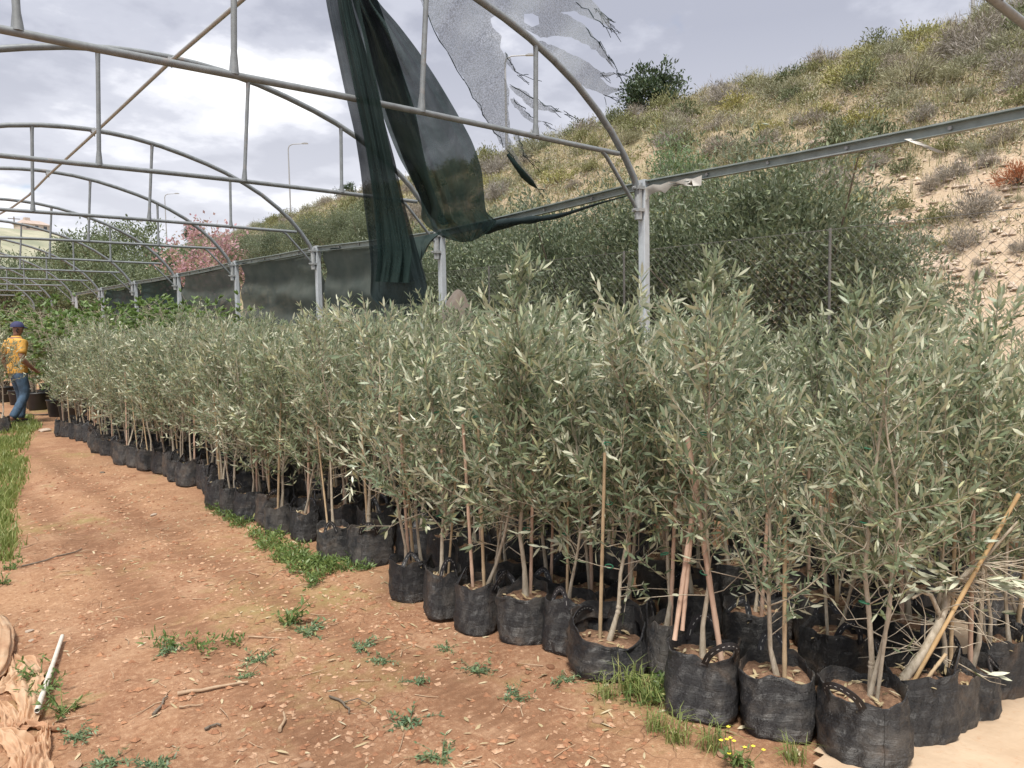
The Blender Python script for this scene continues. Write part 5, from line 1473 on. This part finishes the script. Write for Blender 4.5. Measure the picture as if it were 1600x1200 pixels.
WEEDS = [('leafy', 450, 975, 1.5, 'tall leafy weed standing in the middle of the path'), ('creep', 480, 985, 1.3, 'flat creeping weed at the foot of the tall leafy weed'),
         ('creep', 740, 1045, 1.0, 'grey green weed on bare earth below the neat round bag'), ('creep', 802, 1085, .9, 'small grey green weed left of the slumped bag'), ('creep', 640, 1118, 1.1, 'grey green weed low in the middle foreground'),
         ('creep', 565, 1010, 1.0, 'low creeping weed between the tall weed and the front row'), ('creep', 700, 1010, .7, 'tiny weed in front of the narrow bag'), ('creep', 270, 1018, 1.0, 'low weed with pale leaves beside the short upright stub'),
         ('creep', 405, 1032, 1.1, 'creeping weed patch near the long fallen stick'), ('creep', 245, 1190, 1.0, 'weed at the bottom edge near the corner'), ('creep', 175, 1185, .9, 'weed close to the corner of the torn cloth strip'),
         ('leafy', 98, 1118, 1.1, 'leafy green weed growing over the lower end of the white pipe'), ('leafy', 62, 1062, 1.2, 'leafy weed squeezed between cloth and white pipe'), ('leafy', 70, 1085, 1.1, 'second leafy weed along the left side of the white pipe'), ('creep', 118, 1150, .9, 'creeping weed just below the white pipe'),
         ('tuft', 985, 1085, 1.15, 'tall grass tuft in front of the slumped bag'), ('tuft', 1015, 1100, 1.0, 'grass tuft between the slumped bag and the big bag'), ('tuft', 950, 1092, .8, 'short grass tuft left of the tall grass tuft'),
         ('tuft', 1060, 1160, 1.0, 'straggly grass at the foot of the big bag'), ('tuft', 1025, 1145, .8, 'thin grass left of the big bag'), ('tuft', 1240, 1185, .8, 'grass at the foot of the upright bag'), ('tuft', 1110, 1172, .9, 'bent grass below the big bag'),
         ('leafy', 1150, 1190, 1.0, 'leafy weed with yellow flowers at the bottom edge'), ('creep', 880, 1060, .8, 'little weed near a stone left of the slumped bag'), ('creep', 600, 1030, .8, 'small weed near pale fallen leaves'), ('creep', 690, 1180, 1.0, 'weed at the bottom edge in the middle'),
         ('creep', 380, 1060, .7, 'tiny weed by the long fallen stick'), ('creep', 650, 1060, .8, 'small grey weed left of the middle weed'), ('leafy', 20, 890, 1.0, 'weed beside the thin dark twig at the left edge'), ('leafy', 5, 915, 1.0, 'weed at the left edge above the cloth roll')]
for i, (k, px, py, s, lab) in enumerate(WEEDS):
    s *= .72 if k != 'leafy' else .85
    g = gnd(px, py); o = obj('weed', WM[k][i % 2], None, (g[0], g[1], float(ground_z(g[0], g[1])) - .003)); o.scale = (s, s, s * (1.25 if k == 'leafy' and s > 1.3 else 1)); o.rotation_euler = (0, 0, rq.uniform(0, 6.28)); tag(o, lab, 'weed')
    if 'yellow flowers' in lab:
        mb = MB()
        for _ in range(9):
            p = np.array([*rq.normal(0, .05, 2), rq.uniform(.05, .13)]); mb.tube([(p[0] * .5, p[1] * .5, 0), p], .0012, 3)
            for a in np.arange(5) * 1.256: mb.leaves(p[None], np.array([[math.cos(a), math.sin(a), .3]]), np.array([[0, 0, 1.]]), .010, .009, 0, 1)
        mb.build('flower', [MT['weed'], plain('yellow petal', (.70, .60, .06), .6)], o)
# green weed patches along the bags (carpet of tiny stems)
for (poly, dens, lab) in (([(385, 830), (430, 835), (490, 868), (512, 890), (470, 893), (420, 876)], 260, 'a'), ([(440, 880), (520, 880), (545, 893), (500, 905), (455, 900)], 150, 'b'), ([(325, 792), (370, 800), (395, 815), (370, 822), (335, 806)], 120, 'c'), ([(478, 903), (500, 905), (495, 925), (480, 918)], 30, 'd'), ([(535, 880), (560, 880), (580, 893), (545, 893)], 50, 'e'), ([(215, 1010), (330, 1000), (420, 1000), (330, 1025), (240, 1025)], 36, 'f'), ([(950, 1060), (1045, 1075), (1060, 1110), (980, 1105)], 60, 'g')):
    P = np.array([gnd(*q)[:2] for q in poly]); lo, hi = P.min(0), P.max(0); q = rq.uniform(lo, hi, (dens * 6, 2)); q = q[poly_in(q[:, 0], q[:, 1], P)][:int(dens * .55)]
    mb = MB(); LP = []; LD = []
    for a in q:
        h = rq.uniform(.02, .085)
        for k in range(12):
            LP.append((a[0] + rq.normal(0, .018), a[1] + rq.normal(0, .018), float(ground_z(a[0], a[1])) + h * rq.rand())); LD.append(rand_dirs(rq, 1, .7)[0])
    n = len(LP); mb.leaves(np.array(LP), np.array(LD), rand_dirs(rq, n, .8), rq.uniform(.02, .045, n), rq.uniform(.006, .012, n), .15); mb.build('weed_carpet', MT['weed'], kind='stuff')

def stick(a, b, r, label, mat='stick', bend=.01, lift=.006, name='fallen_stick', cat='stick', fork=False):
    pa, pb = gnd(*a), gnd(*b); rs = np.random.RandomState(int(a[0] + b[1])); n = 7; pts = []
    off = np.concatenate([[0], np.cumsum(rs.normal(0, bend / 2, n - 2)), [0]]); d = unit(pb - pa); s = np.array([-d[1], d[0], 0])
    for k in range(n):
        p = pa + (pb - pa) * k / (n - 1) + s * off[k]; p[2] = float(ground_z(p[0], p[1])) + lift + r * .6; pts.append(p)
    mb = MB(); mb.tube(pts, np.linspace(r, r * .55, n) * (1 + .12 * rs.normal(0, 1, n)), 7)
    if fork: mb.tube([pts[3], pts[3] + s * .05 + d * .03 + np.array([0, 0, .012]), pts[3] + s * .07 + d * .1 + np.array([0, 0, .01])], [r * .5, r * .4, r * .25], 5)
    o = mb.build(name, MT[mat]); tag(o, label, cat); return o
stick((278, 1089), (388, 1071), .0085, 'long brown stick lying across the foreground earth')
stick((240, 1122), (262, 1090), .006, 'short dark stick left of the long brown stick', 'bark_dark')
stick((437, 1142), (443, 1112), .007, 'short thick brown stick in the lower foreground')
stick((35, 886), (128, 858), .006, 'thin dark twig lying at the left side of the path', 'bark_dark', .015)
stick((277, 1012), (281, 1022), .008, 'pale short stub beside the low weed')
stick((280, 1108), (318, 1100), .004, 'thin little twig below the long stick', 'stick', .01)
stick((388, 1000), (450, 1000), .004, 'straight thin straw left of the tall weed', 'stick')
stick((905, 1045), (950, 1035), .008, 'dead brown twig at the foot of the narrow bag', 'bark_dark', .02, fork=True)
stick((515, 1085), (545, 1110), .006, 'dark curled twig in the middle foreground', 'bark_dark', .02, fork=True)
stick((320, 1140), (345, 1133), .006, 'dark bark piece low in the foreground', 'bark_dark')
# white pipe
pa, pb = gnd(98, 1003), gnd(59, 1128); pa[2] = .03; pb[2] = .045
mb = MB(); d = unit(pb - pa); A = unit(np.cross(d, [0, 0, 1])); B = np.cross(A, d); aa = np.arange(14) * 2 * np.pi / 14
rings = []
for p, r in ((pa + d * .002, .007), (pa, .0095), (pa + d * .004, .0095), (pa + d * .39, .0095), (pa + d * .40, .0095), (pa + d * .405, .0108), (pa + d * .41, .0108), (pb - d * .004, .0108), (pb, .0105), (pb, .008), (pb - d * .004, .008), (pb - d * .1, .008)):
    rings.append(p + r * (np.cos(aa)[:, None] * A + np.sin(aa)[:, None] * B))
mb.grid(np.stack(rings), close=True); mb.add(rings[-1], [tuple(range(14))], 0, False); mb.add(rings[0], [tuple(range(14))], 0, False)
tag(mb.build('pipe', plain('grey white pipe', (.56, .52, .46), .5, nscale=30, namp=.12)), 'pale grey pipe with an open end lying beside the torn cloth', 'pipe')
# stones one can point at
for i, (px, py, s, lab, mt) in enumerate(((405, 1100, .055, 'flat reddish stone right of the long stick', 'clod'), (322, 1056, .035, 'brown stone above the long brown stick', 'clod'), (70, 672, .17, 'flat tan slab lying near the walking man', 'stone'), (1130, 1178, .05, 'tan stone near the yellow flowers', 'pebble'), (935, 1125, .045, 'orange stone left of the big bag', 'pebble'), (46, 985, .035, 'round white pebble right of the cloth roll', 'stone'), (48, 1001, .03, 'smaller white pebble below the round one', 'stone'), (480, 1195, .05, 'tan stone at the bottom edge of the path', 'pebble'), (860, 1040, .045, 'brown stone at the foot of the narrow bag', 'clod'), (160, 738, .05, 'dark small clod on the far path', 'bark_dark'), (240, 800, .05, 'small grey stone in the middle of the path', 'stone'), (118, 1192, .05, 'pale stone by the corner of the torn cloth', 'pebble'))):
    g = gnd(px, py); me = ico_mesh('stone', MT[mt], 400 + i, 1, (1, .8, .5)); o = obj('stone', me, None, (g[0], g[1], float(ground_z(g[0], g[1])) + s * .08)); o.scale = (s * 1.2, s * 1.2, s * .9); o.rotation_euler = (0, 0, i * 1.3); tag(o, lab, 'stone')
# pale sheet under the bags at lower right
P0 = np.array([gnd(1262, 1215)[:2], gnd(1288, 1130)[:2], gnd(1480, 1085)[:2], (3.1, 1.75), (5.4, 1.9), (5.4, -.6), (2.2, .2)])
xs = np.arange(2.2, 5.4, .04); ys = np.arange(-.6, 1.95, .04); X, Y = np.meshgrid(xs, ys)
inside = poly_in(X.ravel() + .03 * fbm(Y.ravel() * 6, X.ravel() * 6, 5), Y.ravel() + .03 * fbm(X.ravel() * 6, Y.ravel() * 6, 8), P0).reshape(X.shape)
Z = np.maximum(ground_z(X, Y), 0) * .5 + ground_z(X, Y) * .5 + .010 + .006 * fbm(X * 2.2 + Y * 1.1, Y * 5, 15, 3)
def masked_grid(mb, X, Y, Z, inside, thick=.0):
    r, c = X.shape; i, j = np.meshgrid(np.arange(r - 1), np.arange(c - 1), indexing='ij'); ok = inside[:-1, :-1] & inside[1:, :-1] & inside[:-1, 1:] & inside[1:, 1:]
    i, j = i[ok], j[ok]; mb.add(np.stack([X, Y, Z], -1), np.stack([i * c + j, i * c + j + 1, (i + 1) * c + j + 1, (i + 1) * c + j], -1))
mb = MB(); masked_grid(mb, X, Y, Z, inside); o = mb.build('ground_sheet', MT['sheet']); tag(o, 'pale tan ground sheet spread under the bags at the lower right', 'ground sheet')
# faded orange cloth at the lower left: torn flaps and a rolled lump
def flap(parent, path, mat, seed, folds=2.5, amp=.02):
    rs = np.random.RandomState(seed); A = np.array(path, float); n, c = 44, 26
    t = np.linspace(0, len(A) - 1, n); q = np.stack([np.interp(t, np.arange(len(A)), A[:, k]) for k in range(3)], 1)
    for _ in range(5): q[1:-1] = .25 * q[:-2] + .5 * q[1:-1] + .25 * q[2:]
    G = np.array([gnd(x, y) for x, y, w_ in q]); T = unit(np.gradient(G, axis=0)); S = np.stack([-T[:, 1], T[:, 0], 0 * T[:, 0]], 1)
    dpt = np.array([proj(g)[2] for g in G]); W = q[:, 2] / FPX * dpt
    u = np.linspace(-1, 1, c); P = np.zeros((n, c, 3))
    for i in range(n):
        edge = 1 + .35 * fbm(np.full(c, i * .35), np.sign(u) * 3 + seed, seed, 3)
        X = G[i][None] + S[i][None] * (u * W[i] * edge)[:, None]
        ph = .6 * folds * np.pi * u + .9 * math.sin(i * .19 + seed) + 3.4 * fbm(u * 1.6 + seed, np.full(c, i * .11), seed + 2, 2)
        z = amp * (np.abs(np.sin(ph)) ** .8) * (1.2 - .5 * np.abs(u)) + 1.1 * amp * fbm(u * 4, np.full(c, i * .2), seed + 5, 2)
        X[:, 2] = ground_z(X[:, 0], X[:, 1]) + .006 + np.maximum(z, 0); P[i] = X
    mb = MB(); mb.grid(P); mb.build('torn_flap', MT[mat], parent)
ct = thing('torn_cloth', 'torn faded orange cloth lying in strips beside the pale pipe', 'cloth', (0, 0, 0))
flap(ct, [(22, 1030, 9), (38, 1046, 20), (36, 1070, 24), (46, 1095, 20), (50, 1118, 17), (44, 1138, 14)], 'cloth', 1, 2.2, .026)
flap(ct, [(-40, 1095, 14), (0, 1082, 15), (22, 1062, 12), (44, 1040, 7)], 'cloth', 2, 3.0, .022)
flap(ct, [(-40, 1112, 10), (-5, 1108, 12), (14, 1122, 15), (20, 1148, 10)], 'cloth', 3, 2.0, .024)
flap(ct, [(-30, 1142, 10), (20, 1138, 8), (60, 1136, 7), (102, 1141, 3)], 'cloth_dark', 4, 2.0, .02)
flap(ct, [(-40, 1158, 16), (5, 1152, 14), (30, 1166, 18), (42, 1190, 20), (36, 1225, 20)], 'cloth', 5, 2.6, .03)
flap(ct, [(72, 1142, 5), (66, 1165, 12), (60, 1190, 17), (56, 1225, 20)], 'cloth', 6, 1.8, .03)
cr = thing('cloth_roll', 'rolled faded orange cloth lump at the left edge above the torn strips', 'cloth', (0, 0, 0))
ctr = np.array([gnd(-60, 990), gnd(-20, 975), gnd(2, 1000), gnd(-2, 1035), gnd(-8, 1064), gnd(-30, 1085)]); t_ = np.linspace(0, 5, 40)
C_ = np.stack([np.interp(t_, np.arange(6), ctr[:, k]) for k in range(3)], 1)
for _ in range(6): C_[1:-1] = .25 * C_[:-2] + .5 * C_[1:-1] + .25 * C_[2:]
C_[:, 2] = .035; aa = np.linspace(0, 2 * np.pi, 40, endpoint=False); T = unit(np.gradient(C_, axis=0)); S = np.stack([-T[:, 1], T[:, 0], 0 * T[:, 0]], 1)
rows = []
for i in range(40):
    rr_ = np.interp(i, [0, 8, 20, 30, 39], [.05, .06, .055, .045, .012]) * (1 + .08 * np.sin(5 * aa + i * .14) + .75 * fbm(np.cos(aa) * 3 + 9, np.sin(aa) * 3 + i * .09, 33, 4))
    rows.append(C_[i] + S[i] * (rr_ * np.cos(aa))[:, None] + np.array([0, 0, 1.0]) * (rr_ * np.sin(aa) * .8)[:, None])
mb = MB(); mb.grid(np.stack(rows), close=True); mb.build('rolled_fold', MT['cloth'], cr)
# hose on the ground behind the man
pts = [gnd(*q) + np.array([0, 0, .02]) for q in ((30, 648), (55, 650), (82, 649), (110, 652))]
mb = MB(); mb.tube(pts, .012, 6); tag(mb.build('hose', MT['strap']), 'black irrigation hose crossing the ground behind the walking man', 'hose')

g = gnd(3, 673)
potted(g[0], g[1], BAGS[2], SAP[4], None, 'olive tree whose twigs reach in from the left edge in front of the walking man', .27, .25, .98)
# ------------------------------------------------------------------ the man
def skin(name, V, E, R, mat, parent, sub=2, root=0):
    me = bpy.data.meshes.new(name + '_cage'); me.from_pydata([tuple(v) for v in V], E, []); o = bpy.data.objects.new(name, me); COL.objects.link(o)
    sk = o.modifiers.new('skin', 'SKIN'); ss = o.modifiers.new('sub', 'SUBSURF'); ss.levels = sub; ss.render_levels = sub
    sv = me.skin_vertices[0].data
    for i, r in enumerate(R):
        sv[i].radius = r if isinstance(r, tuple) else (r, r)
        sv[i].use_root = i == root
    bpy.context.view_layer.update()
    dg = bpy.context.evaluated_depsgraph_get(); m2 = bpy.data.meshes.new_from_object(o.evaluated_get(dg)); m2.name = name
    m2.materials.clear(); m2.materials.append(mat)
    m2.polygons.foreach_set('use_smooth', np.ones(len(m2.polygons), bool))
    bpy.data.objects.remove(o); bpy.data.meshes.remove(me)
    return obj(name, m2, parent)
man_p = gnd(33, 661)
man = thing('person', 'man in yellow polo shirt, blue jeans and navy cap walking past the rows', 'person', (man_p[0], man_p[1], float(ground_z(man_p[0], man_p[1]))), math.radians(-68))
mskin = plain('brown skin', (.20, .105, .07), .55); mshirt = plain('yellow cotton', (.55, .30, .06), .8, nscale=12, namp=.15, bump=.9, bscale=10); mjean = plain('blue denim', (.045, .085, .14), .85, nscale=14, namp=.4, bump=.8)
mcap = plain('navy cloth', (.03, .033, .095), .8); mshoe = plain('black shoe', (.015, .015, .016), .5)
V = [(0, 0, .93), (0, 0, 1.08), (0, .012, 1.28), (0, .0, 1.42), (0, .015, 1.50), (0, .04, 1.565), (0, .05, 1.635), (0, .045, 1.70), (0, .142, 1.628), (.088, .045, 1.635), (-.088, .045, 1.635)]
R = [(.15, .115), (.14, .105), (.165, .115), (.12, .085), .056, .066, (.083, .098), (.07, .083), .013, .012, .012]
E = [(0, 1), (1, 2), (2, 3), (3, 4), (4, 5), (5, 6), (6, 7), (6, 8), (6, 9), (6, 10)]
def chain(start, pts, rad):
    p = start
    for q, r in zip(pts, rad):
        V.append(q); R.append(r); E.append((p, len(V) - 1)); p = len(V) - 1
    return p
def hand(w, base, fwd, side):
    base = np.array(base); fwd = unit(fwd); side = unit(side); dn = np.cross(fwd, side)
    palm = chain(w, [tuple(base + fwd * .05)], [.028])
    for k, ln in enumerate((.062, .075, .07, .055)):
        o_ = base + fwd * .085 + side * (.026 - .0175 * k)
        chain(palm, [tuple(o_), tuple(o_ + fwd * ln * .5 + dn * .012), tuple(o_ + fwd * ln * .75 + dn * .035)], [.0095, .0085, .0075])
    o_ = base + fwd * .03 + side * .032; chain(palm, [tuple(o_), tuple(o_ + fwd * .03 + side * .014 + dn * .01), tuple(o_ + fwd * .055 + side * .016 + dn * .02)], [.011, .010, .009])
wr = chain(3, [(.175, -.005, 1.40), (.235, -.06, 1.15), (.235, .06, 1.00), (.225, .15, .93)], [.066, .044, .038, .027])
hand(wr, (.225, .15, .93), (-.1, .75, -.6), (-1, 0, 0))
wl_ = chain(3, [(-.175, -.01, 1.40), (-.25, -.09, 1.16), (-.26, -.05, 1.02), (-.255, .0, .91)], [.066, .044, .038, .027])
hand(wl_, (-.255, 0, .91), (.05, .3, -.95), (.4, .9, .2))
rl1 = chain(0, [(.095, 0, .86), (.10, .045, .50), (.10, -.10, .26), (.10, -.22, .12), (.10, -.12, .05)], [.096, .062, .052, .04, .034])
ll1 = chain(0, [(-.095, .01, .86), (-.10, .10, .50), (-.10, .08, .26), (-.10, .04, .09), (-.10, .16, .04)], [.096, .062, .052, .04, .034])
skin('body', V, E, R, mskin, man)
V = [(0, 0, .90), (0, 0, 1.08), (0, .012, 1.28), (0, 0, 1.415), (0, .012, 1.475)]; R = [(.178, .14), (.168, .128), (.185, .136), (.14, .105), (.075, .07)]; E = [(0, 1), (1, 2), (2, 3), (3, 4)]
chain(3, [(.178, -.005, 1.40), (.212, -.035, 1.26), (.226, -.05, 1.195)], [.085, .076, .074]); chain(3, [(-.178, -.01, 1.40), (-.22, -.055, 1.26), (-.236, -.072, 1.195)], [.085, .076, .074])
sh = skin('polo_shirt', V, E, R, mshirt, man)
mb = MB(); aa = np.linspace(0, 6.283, 21)
mb.grid(np.stack([np.stack([r * np.cos(aa), .012 + r * .95 * np.sin(aa), np.full(21, z)], 1) for r, z in ((.082, 1.455), (.074, 1.49), (.068, 1.515), (.08, 1.50), (.098, 1.462))])); mb.build('collar', mshirt, sh)
mb = MB(); mb.grid(np.stack([np.stack([.178 * np.cos(aa) * k, .14 * np.sin(aa) * k, np.full(21, z)], 1) for k, z in ((1.0, 1.03), (1.015, 1.025), (1.015, .915), (.98, .88))])); mb.build('shirt_hem', mshirt, sh)
V = [(0, 0, .98), (0, 0, .90)]; R = [(.15, .118), (.165, .13)]; E = [(0, 1)]
chain(1, [(.095, 0, .82), (.10, .045, .50), (.10, -.10, .27), (.10, -.205, .115)], [.108, .080, .075, .073]); chain(1, [(-.095, .01, .82), (-.10, .10, .50), (-.10, .08, .26), (-.10, .05, .075)], [.108, .080, .075, .073])
skin('jeans', V, E, R, mjean, man)
for a, b_ in (((.10, -.225, .085), (.10, -.06, .045)), ((-.10, .015, .05), (-.10, .20, .035))):
    a, b_ = np.array(a), np.array(b_); skin('shoe', [a, (a + b_) / 2 + np.array([0, 0, -.002]), b_], [(0, 1), (1, 2)], [(.046, .05), (.047, .046), (.044, .034)], mshoe, man)
mb = MB(); rows = []
for k in range(7):
    t = k / 6 * math.pi / 2; rows.append(np.stack([.097 * math.cos(t) * np.cos(aa), .042 + .112 * math.cos(t) * np.sin(aa), np.full(21, 1.665 + .10 * math.sin(t))], 1))
mb.grid(np.stack(rows)); cap = mb.build('cap', mcap, man)
mb = MB(); b2 = np.linspace(.45, math.pi - .45, 13); 
mb.grid(np.stack([np.stack([r * .95 * np.cos(b2), .042 + (.11 + (r - .097) * 1.25) * np.sin(b2), 1.668 - (r - .097) * .35 + dz + 0 * b2], 1) for r, dz in ((.094, 0), (.13, .002), (.168, 0), (.168, -.006), (.13, -.004), (.094, -.006))])); mb.build('cap_brim', mcap, cap)
mb = MB()
for s in (1, -1):
    mb.grid(np.stack([np.stack([np.full(5, .078 * s), .01 + .02 * np.cos(np.linspace(0, 6.28, 5)) , 1.60 + .03 * np.sin(np.linspace(0, 6.28, 5))], 1), np.stack([np.full(5, .07 * s), .0 + .03 * np.cos(np.linspace(0, 6.28, 5)), 1.60 + .045 * np.sin(np.linspace(0, 6.28, 5))], 1)]))
mb.build('hair', plain('dark hair', (.015, .012, .01), .6), man)
